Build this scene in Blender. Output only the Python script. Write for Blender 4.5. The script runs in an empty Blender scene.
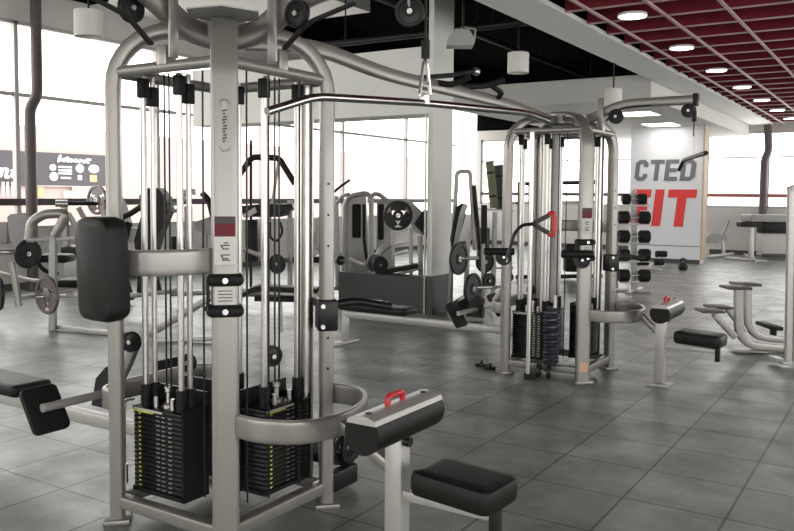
import bpy, bmesh, math, random
from math import sin, cos, pi, radians
from mathutils import Vector, Matrix, Euler
random.seed(7)
SC = bpy.context.scene
COL = SC.collection
# ---------------------------------------------------------------- camera model (794 x 531)
YAW, PIT, ROL, F, SY, CAMH = radians(32.34870), radians(3.39019), radians(.47403), 814.333, -22.4344, 1.55
def ray(u, v):
    x = (u-397)/F; y = -(v-265.5-SY)/F
    c, s = cos(ROL), sin(ROL)
    x, y = c*x-s*y, s*x+c*y
    fw = cos(PIT)+y*sin(PIT); up = -sin(PIT)+y*cos(PIT)
    return Vector((x*cos(YAW)-fw*sin(YAW), x*sin(YAW)+fw*cos(YAW), up))
EYE = Vector((0, 0, CAMH))
def gnd(u, v, z=0.0):
    r = ray(u, v); return EYE+r*((z-CAMH)/r.z)
def onX(u, v, X):
    r = ray(u, v); return EYE+r*(X/r.x)
def onY(u, v, Y):
    r = ray(u, v); return EYE+r*(Y/r.y)
def at(u, v, d):
    r = ray(u, v); return EYE+r*(d/(-r.x*sin(YAW)+r.y*cos(YAW)))

# ---------------------------------------------------------------- mesh builder
def fillet(pts, r, n=5):
    pts = [Vector(p) for p in pts]
    if r <= 0 or len(pts) < 3: return pts
    out = [pts[0]]
    for i in range(1, len(pts)-1):
        a, b, c = pts[i-1], pts[i], pts[i+1]
        d1, d2 = (a-b), (c-b)
        l = min(r, d1.length*.49, d2.length*.49)
        p0, p2 = b+d1.normalized()*l, b+d2.normalized()*l
        for k in range(n+1):
            t = k/n
            out.append(p0*(1-t)**2+b*2*t*(1-t)+p2*t*t)
    out.append(pts[-1])
    return out
def oval(w, h, n=16, e=.55):
    o = []
    for k in range(n):
        a = 2*pi*k/n+pi/n
        c, s = cos(a), sin(a)
        o.append((w/2*math.copysign(abs(c)**e, c), h/2*math.copysign(abs(s)**e, s)))
    return o
def circ(r, n=12): return [(r*cos(2*pi*k/n), r*sin(2*pi*k/n)) for k in range(n)]

class MB:
    def __init__(s): s.bm = bmesh.new()
    def box(s, c, size, rot=None, bev=0, seg=2):
        m = Matrix.Translation(c)
        if rot is not None: m = m @ (rot if isinstance(rot, Matrix) else Euler(rot).to_matrix().to_4x4())
        m = m @ Matrix.Diagonal((size[0], size[1], size[2], 1))
        r = bmesh.ops.create_cube(s.bm, size=1, matrix=m)
        if bev:
            es = set(e for v in r['verts'] for e in v.link_edges)
            bmesh.ops.bevel(s.bm, geom=list(es), offset=bev, segments=seg, affect='EDGES', profile=.5)
        return s
    def bb(s, lo, hi, bev=0):
        lo, hi = Vector(lo), Vector(hi)
        return s.box((lo+hi)/2, hi-lo, None, bev)
    def sweep(s, pts, prof, n0, fil=0, cap=True, scales=None):
        pts = fillet(pts, fil)
        P = [pts[0]]
        for q in pts[1:]:
            if (q-P[-1]).length > 1e-5: P.append(q)
        T = []
        for i in range(len(P)):
            a = P[max(0, i-1)]; b = P[min(len(P)-1, i+1)]
            T.append((b-a).normalized())
        n = Vector(n0); n = (n-T[0]*n.dot(T[0])).normalized()
        rings = []
        for i, p in enumerate(P):
            if i:
                n = T[i-1].rotation_difference(T[i]) @ n
                n = (n-T[i]*n.dot(T[i])).normalized()
            b = T[i].cross(n)
            k = scales[i] if scales else 1
            rings.append([s.bm.verts.new(p+n*x*k+b*y*k) for x, y in prof])
        m = len(prof)
        for i in range(len(rings)-1):
            for j in range(m):
                s.bm.faces.new((rings[i][j], rings[i][(j+1) % m], rings[i+1][(j+1) % m], rings[i+1][j]))
        if cap:
            s.bm.faces.new(rings[0][::-1]); s.bm.faces.new(rings[-1])
        return s
    def tube(s, pts, r, fil=0, n=12):
        P = [Vector(p) for p in pts]
        t = (P[1]-P[0]).normalized()
        n0 = Vector((0, 0, 1)) if abs(t.z) < .9 else Vector((1, 0, 0))
        return s.sweep(P, circ(r, n), n0, fil)
    def cyl(s, a, b, r, n=20, bev=0):
        a, b = Vector(a), Vector(b)
        if bev:
            L = (b-a).length
            return s.lathe([(0, 0), (r-bev, 0), (r-bev*.3, bev*.3), (r, bev), (r, L-bev), (r-bev*.3, L-bev*.3), (r-bev, L), (0, L)], a, b-a, n)
        return s.tube([a, b], r, 0, n)
    def lathe(s, prof, org, axis, n=24):
        z = Vector(axis).normalized()
        x = z.orthogonal().normalized(); y = z.cross(x)
        org = Vector(org); rings = []
        for r, h in prof:
            if r < 1e-6: rings.append([s.bm.verts.new(org+z*h)])
            else: rings.append([s.bm.verts.new(org+z*h+x*r*cos(2*pi*k/n)+y*r*sin(2*pi*k/n)) for k in range(n)])
        for a, b in zip(rings, rings[1:]):
            for k in range(n):
                k2 = (k+1) % n
                if len(a) == 1 and len(b) == 1: continue
                if len(a) == 1: s.bm.faces.new((a[0], b[k], b[k2]))
                elif len(b) == 1: s.bm.faces.new((a[k], a[k2], b[0]))
                else: s.bm.faces.new((a[k], a[k2], b[k2], b[k]))
        return s
    def prism(s, poly, org, ux, uy, thick):
        org, ux, uy = Vector(org), Vector(ux), Vector(uy)
        nz = ux.cross(uy).normalized()*thick
        a = [s.bm.verts.new(org+ux*x+uy*y) for x, y in poly]
        b = [s.bm.verts.new(org+ux*x+uy*y+nz) for x, y in poly]
        s.bm.faces.new(a[::-1]); s.bm.faces.new(b)
        for i in range(len(poly)):
            j = (i+1) % len(poly)
            s.bm.faces.new((a[i], a[j], b[j], b[i]))
        return s
    def ball(s, c, r, sc=(1, 1, 1)):
        bmesh.ops.create_uvsphere(s.bm, u_segments=16, v_segments=10, radius=r, matrix=Matrix.Translation(c) @ Matrix.Diagonal((*sc, 1)))
        return s
    def rpad(s, c, size, rot=None, rad=.05, edge=.02, plane='z'):
        """upholstered pad: rounded-corner outline, pillowed edges; thin axis = plane"""
        ax = {'z': (0, 1, 2), 'y': (0, 2, 1), 'x': (1, 2, 0)}[plane]
        w, h, t = size[ax[0]], size[ax[1]], size[ax[2]]
        m = Matrix.Translation(c)
        if rot is not None: m = m @ Euler(rot).to_matrix().to_4x4()
        def outline(ins):
            o = []; r = max(rad-ins, .004)
            for cx, cy, a0 in ((w/2-ins-r, h/2-ins-r, 0), (-w/2+ins+r, h/2-ins-r, 90), (-w/2+ins+r, -h/2+ins+r, 180), (w/2-ins-r, -h/2+ins+r, 270)):
                for k in range(6):
                    a = radians(a0+18*k); o.append((cx+r*cos(a), cy+r*sin(a)))
            return o
        lay = [(edge, -t/2), (edge*.3, -t/2+edge*.3), (0, -t/2+edge), (0, t/2-edge), (edge*.3, t/2-edge*.3), (edge, t/2), (edge*2.2, t/2+edge*.12)]
        rings = []
        for ins, z in lay:
            rg = []
            for x, y in outline(ins):
                q = [0, 0, 0]; q[ax[0]] = x; q[ax[1]] = y; q[ax[2]] = z
                rg.append(s.bm.verts.new(m @ Vector(q)))
            rings.append(rg)
        n = len(rings[0])
        for a, b in zip(rings, rings[1:]):
            for k in range(n): s.bm.faces.new((a[k], a[(k+1) % n], b[(k+1) % n], b[k]))
        s.bm.faces.new(rings[0][::-1]); s.bm.faces.new(rings[-1])
        return s
    def mesh(s, name, mat):
        bmesh.ops.recalc_face_normals(s.bm, faces=s.bm.faces[:])
        me = bpy.data.meshes.new(name)
        s.bm.to_mesh(me); s.bm.free()
        me.materials.append(mat)
        me.shade_smooth(); me.set_sharp_from_angle(angle=radians(38))
        return me
    def build(s, name, mat, parent=None):
        o = bpy.data.objects.new(name, s.mesh(name, mat)); COL.objects.link(o)
        if parent is not None: o.parent = parent
        return o

def tag(o, label, cat, group=None):
    o['label'] = label; o['category'] = cat
    if group: o['group'] = group
    return o
def thing(name, label, cat, loc=(0, 0, 0), rz=0, group=None):
    o = bpy.data.objects.new(name, None); COL.objects.link(o)
    o.empty_display_size = .1
    o.location = loc; o.rotation_euler = (0, 0, rz)
    return tag(o, label, cat, group)
def solo(name, mb, mat, label, cat, loc=(0, 0, 0), rz=0, group=None):
    o = mb.build(name, mat); o.location = loc; o.rotation_euler = (0, 0, rz)
    return tag(o, label, cat, group)
def struct(name, mb, mat, parent=None):
    o = mb.build(name, mat, parent)
    if parent is None: o['kind'] = 'structure'
    return o
def copy_tree(o, parent=None):
    c = o.copy(); COL.objects.link(c)
    if parent is not None: c.parent = parent
    for ch in list(o.children): copy_tree(ch, c)
    return c

# ---------------------------------------------------------------- materials
def mat(name, col, rough=.5, metal=0, spec=.5, var=.0, vscale=20, bump=0, bscale=200, emit=0, coat=0):
    m = bpy.data.materials.new(name); m.use_nodes = True
    N, L = m.node_tree.nodes, m.node_tree.links
    b = N['Principled BSDF']
    b.inputs['Base Color'].default_value = (*col, 1)
    b.inputs['Roughness'].default_value = rough
    b.inputs['Metallic'].default_value = metal
    b.inputs['Specular IOR Level'].default_value = spec
    if coat: b.inputs['Coat Weight'].default_value = coat; b.inputs['Coat Roughness'].default_value = .2
    tc = N.new('ShaderNodeTexCoord')
    if var:
        nz = N.new('ShaderNodeTexNoise'); nz.inputs['Scale'].default_value = vscale; nz.inputs['Detail'].default_value = 4
        L.new(tc.outputs['Object'], nz.inputs['Vector'])
        mx = N.new('ShaderNodeMix'); mx.data_type = 'RGBA'
        mx.inputs['A'].default_value = (*[c*(1-var) for c in col], 1)
        mx.inputs['B'].default_value = (*[min(1, c*(1+var)) for c in col], 1)
        L.new(nz.outputs['Fac'], mx.inputs['Factor']); L.new(mx.outputs['Result'], b.inputs['Base Color'])
        mr = N.new('ShaderNodeMapRange'); mr.inputs['To Min'].default_value = max(0, rough-.06); mr.inputs['To Max'].default_value = min(1, rough+.06)
        L.new(nz.outputs['Fac'], mr.inputs['Value']); L.new(mr.outputs['Result'], b.inputs['Roughness'])
    if bump:
        n2 = N.new('ShaderNodeTexNoise'); n2.inputs['Scale'].default_value = bscale
        L.new(tc.outputs['Object'], n2.inputs['Vector'])
        bp = N.new('ShaderNodeBump'); bp.inputs['Strength'].default_value = bump; bp.inputs['Distance'].default_value = .002
        L.new(n2.outputs['Fac'], bp.inputs['Height']); L.new(bp.outputs['Normal'], b.inputs['Normal'])
    if emit:
        b.inputs['Emission Color'].default_value = (*col, 1); b.inputs['Emission Strength'].default_value = emit
    return m
SILVER = mat('silver_powder_coat', (.255, .246, .225), .34, .5, .5, .05, 30)
SILVER2 = mat('pale_silver_powder_coat', (.40, .393, .368), .36, .35, .5, .05, 30)
GREYM = mat('grey_painted_steel', (.30, .30, .29), .4, .3, .5, .06, 20)
DARKM = mat('dark_painted_steel', (.016, .0155, .016), .45, 0, .15, .1, 20)
POLISH = mat('mirror_chrome', (.42, .415, .40), .2, 1, .5, .03, 40)
CHROME = mat('satin_chrome', (.50, .485, .455), .30, 1, .5, .03, 40)
STEELC = mat('brushed_steel', (.55, .54, .52), .3, 1, .5, .05, 60)
VINYL = mat('black_vinyl', (.010, .0105, .0092), .42, 0, .16, .15, 12, .25, 400)
PADG = mat('grey_vinyl', (.27, .26, .265), .5, 0, .4, .1, 12)
RUBBER = mat('black_rubber', (.011, .011, .0115), .55, 0, .18, .15, 30, .2, 300)
PLASTIC = mat('black_plastic', (.009, .009, .0095), .35, 0, .25)
IRON = mat('black_cast_iron', (.016, .016, .017), .42, 0, .25, .15, 40)
IRONG = mat('worn_grey_cast_iron', (.14, .12, .12), .45, .5, .5, .25, 25)
RED = mat('red_plastic', (.42, .012, .02), .35, 0, .5)
YELLOW = mat('yellow_print', (.62, .62, .08), .5)
STICKER = mat('pale_sticker', (.50, .49, .46), .45, 0, .4, .06, 60)
STICKDARK = mat('sticker_ink', (.06, .055, .055), .5, 0, .2)
STICKRED = mat('dark_red_sticker', (.12, .014, .02), .5, 0, .2)
STEPM = mat('worn_dark_step_plate', (.085, .072, .07), .5, .2, .4, .15, 15)
ORANGE = mat('faded_orange_sticker', (.52, .33, .22), .6)
PAPER = mat('white_paper', (.75, .74, .72), .7)
WHITEP = mat('white_paint', (.66, .655, .63), .6, 0, .3, .04, 3)
WALLG = mat('pale_grey_wall_paint', (.52, .50, .48), .7, 0, .3, .05, 2)
COLUMNM = mat('column_paint', (.68, .68, .64), .6, 0, .3, .04, 3)
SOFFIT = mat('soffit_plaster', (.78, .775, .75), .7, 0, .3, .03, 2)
DARKC = mat('black_ceiling_paint', (.005, .0048, .005), .9, 0, 0, .2, 2)
DUCTM = mat('dark_duct_metal', (.012, .012, .012), .5, .3, .4, .2, 6)
PLINTH = mat('charcoal_plinth_board', (.055, .055, .055), .5, 0, .4, .08, 4)
MAROON = mat('maroon_baffle_felt', (.155, .014, .022), .7, 0, .2, .12, 6)
RAILM = mat('pink_grey_rail', (.42, .28, .28), .5, 0, .3)
FRAMEM = mat('dark_window_frame', (.05, .04, .042), .45, .2, .4)
FRAMEL = mat('pale_window_frame', (.42, .40, .39), .5, .1, .4)
PIPE = mat('brown_grey_pipe_paint', (.075, .06, .062), .45, .1, .4, .1, 5)
SIGNW = mat('sign_panel_white', (.62, .62, .65), .5, 0, .4, .02, 2)
SIGNG = mat('sign_grey_letter', (.13, .13, .14), .5)
SIGNR = mat('sign_red_letter', (.62, .03, .03), .45)
WOODE = mat('tan_edge_trim', (.45, .36, .27), .6, 0, .3, .1, 10)
LAMPW = mat('white_lamp_shade', (.62, .61, .56), .5, 0, .3, .03, 8)
GLOW = mat('lamp_glow', (1, .97, .9), .5, emit=14)
GLOWP = mat('panel_light_glow', (1, .98, .92), .5, emit=5)
FOAMG = mat('olive_foam', (.16, .17, .10), .8, 0, .2, .1, 15)
FOAMD = mat('dark_teal_foam', (.06, .075, .07), .8, 0, .2, .1, 15)
BRONZE = mat('dumbbell_red_ring', (.25, .02, .02), .4)
PLATELAMP = mat('weight_plate_black', (.014, .014, .015), .3, .1, .5)
MATG = mat('pale_grey_mat', (.30, .30, .285), .6, 0, .3, .05, 20)
FACADE = mat('pinkish_render', (.46, .36, .335), .8, 0, .2, .08, 1)
SHOPD = mat('shopfront_dark', (.075, .07, .08), .6, 0, .3, .1, 2)
SHOPW = mat('shopfront_white', (.8, .8, .78), .6)
SHOPO = mat('shopfront_orange', (.65, .36, .2), .6)
SHOPP = mat('shopfront_pink', (.62, .35, .33), .6)
PAVE = mat('pavement', (.5, .49, .47), .8, 0, .2, .1, 1)

def floor_mat():
    m = bpy.data.materials.new('rubber_floor_tiles'); m.use_nodes = True
    N, L = m.node_tree.nodes, m.node_tree.links
    b = N['Principled BSDF']
    tc = N.new('ShaderNodeTexCoord')
    mp = N.new('ShaderNodeMapping'); mp.inputs['Location'].default_value = (1.2097+10, -4.107+10.06, 0)
    L.new(tc.outputs['Object'], mp.inputs['Vector'])
    br = N.new('ShaderNodeTexBrick'); br.offset = 0; br.squash = 1
    br.inputs['Scale'].default_value = 1; br.inputs['Brick Width'].default_value = .5; br.inputs['Row Height'].default_value = .503
    br.inputs['Mortar Size'].default_value = .0065; br.inputs['Mortar Smooth'].default_value = .25
    br.inputs['Color1'].default_value = (.150, .168, .153, 1); br.inputs['Color2'].default_value = (.200, .218, .202, 1)
    br.inputs['Mortar'].default_value = (.030, .033, .030, 1); br.inputs['Bias'].default_value = 0
    L.new(mp.outputs['Vector'], br.inputs['Vector'])
    n1 = N.new('ShaderNodeTexNoise'); n1.inputs['Scale'].default_value = 2.6; n1.inputs['Detail'].default_value = 6; n1.inputs['Roughness'].default_value = .62
    n2 = N.new('ShaderNodeTexNoise'); n2.inputs['Scale'].default_value = 130; n2.inputs['Detail'].default_value = 3
    for n in (n1, n2): L.new(tc.outputs['Object'], n.inputs['Vector'])
    r1 = N.new('ShaderNodeMapRange'); r1.inputs['From Min'].default_value = .3; r1.inputs['From Max'].default_value = .7; r1.inputs['To Min'].default_value = .66; r1.inputs['To Max'].default_value = 1.40
    L.new(n1.outputs['Fac'], r1.inputs['Value'])
    r2 = N.new('ShaderNodeMapRange'); r2.inputs['From Min'].default_value = .35; r2.inputs['From Max'].default_value = .65; r2.inputs['To Min'].default_value = .8; r2.inputs['To Max'].default_value = 1.2
    L.new(n2.outputs['Fac'], r2.inputs['Value'])
    mu = N.new('ShaderNodeMath'); mu.operation = 'MULTIPLY'
    L.new(r1.outputs['Result'], mu.inputs[0]); L.new(r2.outputs['Result'], mu.inputs[1])
    vm = N.new('ShaderNodeVectorMath'); vm.operation = 'SCALE'
    L.new(br.outputs['Color'], vm.inputs[0]); L.new(mu.outputs['Value'], vm.inputs['Scale'])
    L.new(vm.outputs['Vector'], b.inputs['Base Color'])
    rr = N.new('ShaderNodeMapRange'); rr.inputs['From Min'].default_value = .3; rr.inputs['From Max'].default_value = .7; rr.inputs['To Min'].default_value = .44; rr.inputs['To Max'].default_value = .28
    L.new(n1.outputs['Fac'], rr.inputs['Value']); L.new(rr.outputs['Result'], b.inputs['Roughness'])
    b.inputs['Specular IOR Level'].default_value = .65
    sb = N.new('ShaderNodeMath'); sb.operation = 'MULTIPLY_ADD'; sb.inputs[1].default_value = -3; 
    L.new(br.outputs['Fac'], sb.inputs[0]); L.new(n2.outputs['Fac'], sb.inputs[2])
    bp = N.new('ShaderNodeBump'); bp.inputs['Strength'].default_value = .35; bp.inputs['Distance'].default_value = .003
    L.new(sb.outputs['Value'], bp.inputs['Height']); L.new(bp.outputs['Normal'], b.inputs['Normal'])
    return m
FLOOR = floor_mat()

def stack_mat():
    return mat('weight_plate_steel', (.009, .009, .0095), .3, 0, .25)
STACK = stack_mat()

# ================================================================= ROOM
XL, YF, XR, YB, HC = -12.0, 23.7, 5.5, -5.0, 5.6
struct('floor', MB().bb((XL-.2, YB-.2, -.12), (XR+.2, YF+.2, 0)), FLOOR)
# left glazed wall
w = MB()
w.bb((XL-.2, YB, 0), (XL, YF, .95)); w.bb((XL-.2, YB, 4.24), (XL, YF, 4.75))
wl = struct('wall_left', w, WALLG)
MB().bb((XL, YB, 0), (XL+.02, YF, .10)).build('baseboard', PLINTH, wl)
post_y = [7.75, 10.6, 13.5, 16.5, 19.5, 22.4, 4.8, 2.0, -.8, -3.6]
for i, y in enumerate(sorted(post_y)[:-1]):
    f = MB(); ys = sorted(post_y); y0, y1 = ys[i], ys[i+1]
    f.bb((XL-.14, y0-.035, .95), (XL-.04, y0+.035, 4.24))
    f.bb((XL-.12, y0, 3.06), (XL-.06, y1, 3.12)); f.bb((XL-.14, y0, .95), (XL-.02, y1, 1.0)); f.bb((XL-.14, y0, 4.19), (XL-.04, y1, 4.24))
    wdw = struct('window_%d' % (i+1), f, FRAMEL)
    MB().bb((XL-.13, y0, 1.33), (XL-.03, y1, 1.44)).build('transom', FRAMEM, wdw)
struct('trim_90', MB().bb((XL-.2, YB, 4.75), (XL, YF, HC)), DARKC)
struct('trim_91', MB().bb((XL, YB, 4.75), (-8.2, 12.0, 4.95)), SOFFIT)
struct('trim_92', MB().bb((XL, YF, 3.62), (-3.24, YF+.2, HC)), DARKC)
# far wall with window band
w = MB(); w.bb((XL, YF, 0), (XR, YF+.2, 1.27)); w.bb((XL, YF, 3.33), (-3.24, YF+.2, 3.62)); w.bb((-3.24, YF, 3.33), (XR, YF+.2, HC))
for x0, x1 in ((-6.3, -4.9), (XL, XL+.15)): w.bb((x0, YF, 1.27), (x1, YF+.2, 3.33))
wf = struct('wall_far', w, WALLG)
MB().bb((XL, YF-.02, 0), (XR, YF, .12)).build('baseboard', PLINTH, wf)
xs = [-11.85, -10.2, -8.2, -6.3]
k = 20
for x0, x1 in ((-11.85, -10.0), (-10.0, -8.15), (-8.15, -6.3), (-4.9, -3.35), (-3.35, -1.8), (-1.8, .2), (.2, 2.2)):
    f = MB(); f.bb((x0, YF+.05, 1.27), (x0+.06, YF+.13, 3.33)); f.bb((x0, YF+.05, 1.27), (x1, YF+.13, 1.33)); f.bb((x0, YF+.05, 3.27), (x1, YF+.13, 3.33))
    f.bb((x0, YF+.05, 2.62), (x1, YF+.11, 2.66))
    wdw = struct('window_%d' % k, f, FRAMEL); k += 1
    MB().bb((x0, YF+.03, 1.56), (x1, YF+.13, 1.66)).build('transom', FRAMEM if x0 < -5 else mat('brick_red_frame', (.35, .12, .09), .6), wdw)
# unseen walls behind and to the right; openings added and sized to daylight the interior
w = MB(); w.bb((XR, YB, 0), (XR+.2, YF, .5)); w.bb((XR, YB, 3.3), (XR+.2, YF, HC))
for y0, y1 in ((8, 12), (YF-.5, YF)): w.bb((XR, y0, .5), (XR+.2, y1, 3.3))
struct('wall_right', w, WALLG)
w = MB(); w.bb((XL, YB-.2, 0), (XR, YB, .6)); w.bb((XL, YB-.2, 3.3), (XR, YB, HC))
for x0, x1 in ((XL, -8.5), (-1, .5)): w.bb((x0, YB-.2, .6), (x1, YB, 3.3))
struct('wall_back', w, WALLG)
struct('ceiling', MB().bb((XL-.2, YB-.2, HC), (XR+.2, YF+.2, HC+.15)), DARKC)
# long white beam
struct('trim_1', MB().bb((-3.79, YB, 3.5), (-3.24, YF, 3.55)), SOFFIT)
struct('trim_93', MB().bb((-3.79, YB, 3.55), (-3.26, YF, 4.3)), DARKC)
# slab above the baffles
struct('trim_2', MB().bb((-3.24, YB, 3.86), (XR, YF, 4.3)), mat('dark_maroon_slab', (.05, .008, .012), .8))
# baffles
y = 4.22; bi = 0
while y < YF-.2:
    b = struct('trim_%d' % (3+bi), MB().bb((-3.22, y-.03, 3.52), (XR, y+.03, 3.80)), MAROON)
    MB().bb((-3.22, y-.026, 3.51), (XR, y+.026, 3.522)).build('edge_strip', RAILM, b)
    y += .7; bi += 1
for r, x in enumerate((-2.95, -2.33, -1.70, -1.07, -.44)):
    struct('trim_%d' % (60+r), MB().bb((x-.014, YB, 3.485), (x+.014, YF, 3.512)), RAILM)
# far white soffit with fascia and two light panels
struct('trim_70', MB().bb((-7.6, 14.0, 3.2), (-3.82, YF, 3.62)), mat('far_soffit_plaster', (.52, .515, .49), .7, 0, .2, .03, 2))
for n, ((u0, v0), (u1, v1)) in enumerate((((625, 116), (651, 111)), ((646, 128), (678, 120.5)))):
    a, b = gnd(u0, v0, 3.2), gnd(u1, v1, 3.2); cx, cy = (a.x+b.x)/2, (a.y+b.y)/2
    t = thing('ceiling_panel_light', ('rectangular light panel in the white soffit nearer the tall cable tower', 'rectangular light panel in the white soffit just above the sign wall')[n], 'ceiling light', (cx, cy, 3.2), 0, 'soffit light panels')
    MB().bb((-.34, -.42, -.006), (.34, .42, .0)).build('diffuser', GLOWP, t)
    f = MB()
    for s in (-1, 1): f.bb((-.36, s*.43-.01, -.012), (.36, s*.43+.01, 0)); f.bb((s*.35-.01, -.42, -.012), (s*.35+.01, .42, 0))
    f.build('frame', WHITEP, t)
# downlights
names = ['nearest', 'second', 'third', 'fourth', 'fifth', 'sixth', 'seventh', 'eighth']
dl0 = None
for i in range(8):
    lab = 'round recessed downlight in the red baffle ceiling, %s from the camera along the white beam' % names[i]
    yy = 8.84+2.2*i if i < 7 else 6.64
    if i == 7: lab = None
    if i == 7: break
    if dl0 is None:
        dl0 = thing('downlight', lab, 'ceiling light', (-2.63, yy, 3.5), 0, 'downlights in the red ceiling')
        MB().lathe([(.142, .0), (.155, .0), (.158, .006), (.155, .03), (0, .03)], (0, 0, -.02), (0, 0, 1), 28).build('rim', WHITEP, dl0)
        MB().lathe([(0, .004), (.142, .004), (.142, .025), (0, .025)], (0, 0, -.02), (0, 0, 1), 28).build('lamp', GLOW, dl0)
    else:
        c = copy_tree(dl0); c.location = (-2.63, yy, 3.5); tag(c, lab, 'ceiling light', 'downlights in the red ceiling')

# column, header and plinth wall
c = struct('wall_column', MB().bb((-5.325, 9.13, 0), (-5.25, 9.66, HC)), COLUMNM)
MB().bb((-5.345, 9.11, 0), (-5.225, 9.68, .50)).build('skirt', PLINTH, c)
struct('trim_80', MB().bb((-9.6, 9.14, 2.60), (-5.325, 9.65, 3.46)), COLUMNM)
struct('trim_81', MB().bb((-6.75, 9.14, 0), (-5.345, 9.40, .47)), PLINTH)
struct('trim_82', MB().bb((-5.345, 9.09, .0), (-5.325, 9.11, 2.60)), SILVER2)  # pale strip put in for the highlight along the column edge

# sign wall with lettering
sg = struct('wall_sign', MB().bb((-5.80, 19.62, 0), (-4.13, 20.0, 3.2)), SIGNW)
MB().bb((-5.80, 19.605, 0), (-4.13, 19.62, .10)).build('baseboard', PLINTH, sg)
MB().bb((-4.13, 19.61, .1), (-4.09, 20.0, 3.2)).build('edge_trim', WOODE, sg)
MB().bb((-5.79, 19.612, .40), (-4.14, 19.62, .415)).build('dado_line', PLINTH, sg)
def letter(ch, x0, x1, z0, z1, st, m, shear=.10):
    w_, h_ = x1-x0, z1-z0; sv = st*.92
    def rect(a, b, c, d): return [(a, b), (c, b), (c, d), (a, d)]
    P = []
    if ch == 'T': P = [rect(0, h_-sv, w_, h_), rect(w_/2-st/2, 0, w_/2+st/2, h_-sv)]
    elif ch == 'I': P = [rect(w_/2-st/2, 0, w_/2+st/2, h_)]
    elif ch == 'E': P = [rect(0, 0, st, h_), rect(st, 0, w_, sv), rect(st, h_/2-sv/2, w_*.9, h_/2+sv/2), rect(st, h_-sv, w_, h_)]
    elif ch == 'F': P = [rect(0, 0, st, h_), rect(st, h_*.42, w_*.88, h_*.42+sv), rect(st, h_-sv, w_, h_)]
    elif ch == 'C':
        r = st*.75
        P = [[(w_, h_*.34), (w_, r), (w_-r, 0), (r, 0), (0, r), (0, h_-r), (r, h_), (w_-r, h_), (w_, h_-r), (w_, h_*.66), (w_-st, h_*.66), (w_-st, h_-sv-r*.2), (w_-st-r*.2, h_-sv), (st+r*.2, h_-sv), (st, h_-sv-r*.2), (st, sv+r*.2), (st+r*.2, sv), (w_-st-r*.2, sv), (w_-st, sv+r*.2), (w_-st, h_*.34)]]
    elif ch == 'D':
        r = st*.9
        P = [[(0, 0), (st, 0), (st, h_), (0, h_)], [(st, 0), (w_-r, 0), (w_, r), (w_, h_-r), (w_-r, h_), (st, h_), (st, h_-sv), (w_-st-r*.2, h_-sv), (w_-st, h_-sv-r*.2), (w_-st, sv+r*.2), (w_-st-r*.2, sv), (st, sv)]]
    mb = MB()
    for poly in P:
        mb.prism([(x+y_*shear, y_) for x, y_ in poly], (x0, 19.618, z0), (1, 0, 0), (0, 0, 1), .012)
    return mb.build('letter_'+ch.lower(), m, sg)
for ch, x0, x1 in (('C', -5.70, -5.40), ('T', -5.35, -5.03), ('E', -5.00, -4.70), ('D', -4.64, -4.31)): letter(ch, x0, x1, 1.93, 2.43, .105, SIGNG)
for ch, x0, x1 in (('F', -5.80, -5.38), ('I', -5.33, -5.03), ('T', -4.98, -4.34)): letter(ch, x0+.02, x1+.02, .86, 1.73, .21, SIGNR)

# ================================================================= LIGHT FROM OUTSIDE
wd = bpy.data.worlds.new('overcast_sky'); SC.world = wd; wd.use_nodes = True
bg = wd.node_tree.nodes['Background']; bg.inputs['Color'].default_value = (1.0, .985, .955, 1); bg.inputs['Strength'].default_value = 2.6

# street outside the left windows
tag(MB().bb((-34, -15, -.3), (XL-.25, 50, -.12)).build('pavement', PAVE), 'pale pavement outside the left windows', 'pavement')
bpy.data.objects['pavement']['kind'] = 'structure'
XS = -22.0
def fz(u, v): return onX(u, v, XS)
a0 = fz(0, 150); a1 = fz(105, 150)
t = thing('shop_building', 'pinkish shop building across the street seen through the left windows', 'building', (XS, 14, -.12))
MB().bb((-.6, -12, 0), (0, 22, 3.6)).build('facade', FACADE, t)
zt, zb = fz(36, 152).z+.12, fz(36, 186).z+.12
yl, yr = fz(-6, 150).y-14, fz(107, 150).y-14
MB().bb((0, yl, zb), (.08, yr, zt)).build('sign_board', SHOPD, t)
sw = MB()
def dot(mb, u, v, rw, rh, X=.09):
    c_ = fz(u, v); ry = abs(fz(u+rw, v).y-c_.y); rz_ = abs(fz(u, v+rh).z-c_.z)
    mb.prism([(ry*cos(q*pi/10), rz_*sin(q*pi/10)) for q in range(20)], (.085, c_.y-14, c_.z+.12), (0, 1, 0), (0, 0, 1), .01)
def bar(mb, u0, v0, u1, v1):
    p_, q_ = fz(u0, v0), fz(u1, v1)
    mb.bb((.085, p_.y-14, min(p_.z, q_.z)+.12), (.095, q_.y-14, max(p_.z, q_.z)+.12))
dot(sw, 51, 167.5, 3.2, 3.2); dot(sw, 52, 176.5, 4.2, 4.2); dot(sw, 78, 168.5, 4, 4.2); dot(sw, 92, 169, 5.2, 4.2)
for v in (166, 169.3, 172.3): bar(sw, 56.5, v, 70, v+2.2)
bar(sw, 59, 177, 69, 179); bar(sw, 76, 175, 80, 180)
sw.build('white_sign_marks', SHOPW, t)
sw = MB(); bar(sw, 88, 175, 95, 182); sw.build('beige_sign_mark', SHOPO, t)
sw = MB()
for u in (0, 4.5, 9.5, 13): bar(sw, u, 182, u+2.6, 196)
bar(sw, 33, 185.5, 105, 187); bar(sw, 62, 191, 104, 198)
sw.build('white_shop_fittings', SHOPW, t)
sw = MB(); bar(sw, 36, 187, 42, 197); sw.build('orange_panel', SHOPO, t)
sw = MB(); bar(sw, 70, 187, 104, 191); sw.build('pink_panel', SHOPP, t)
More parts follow.
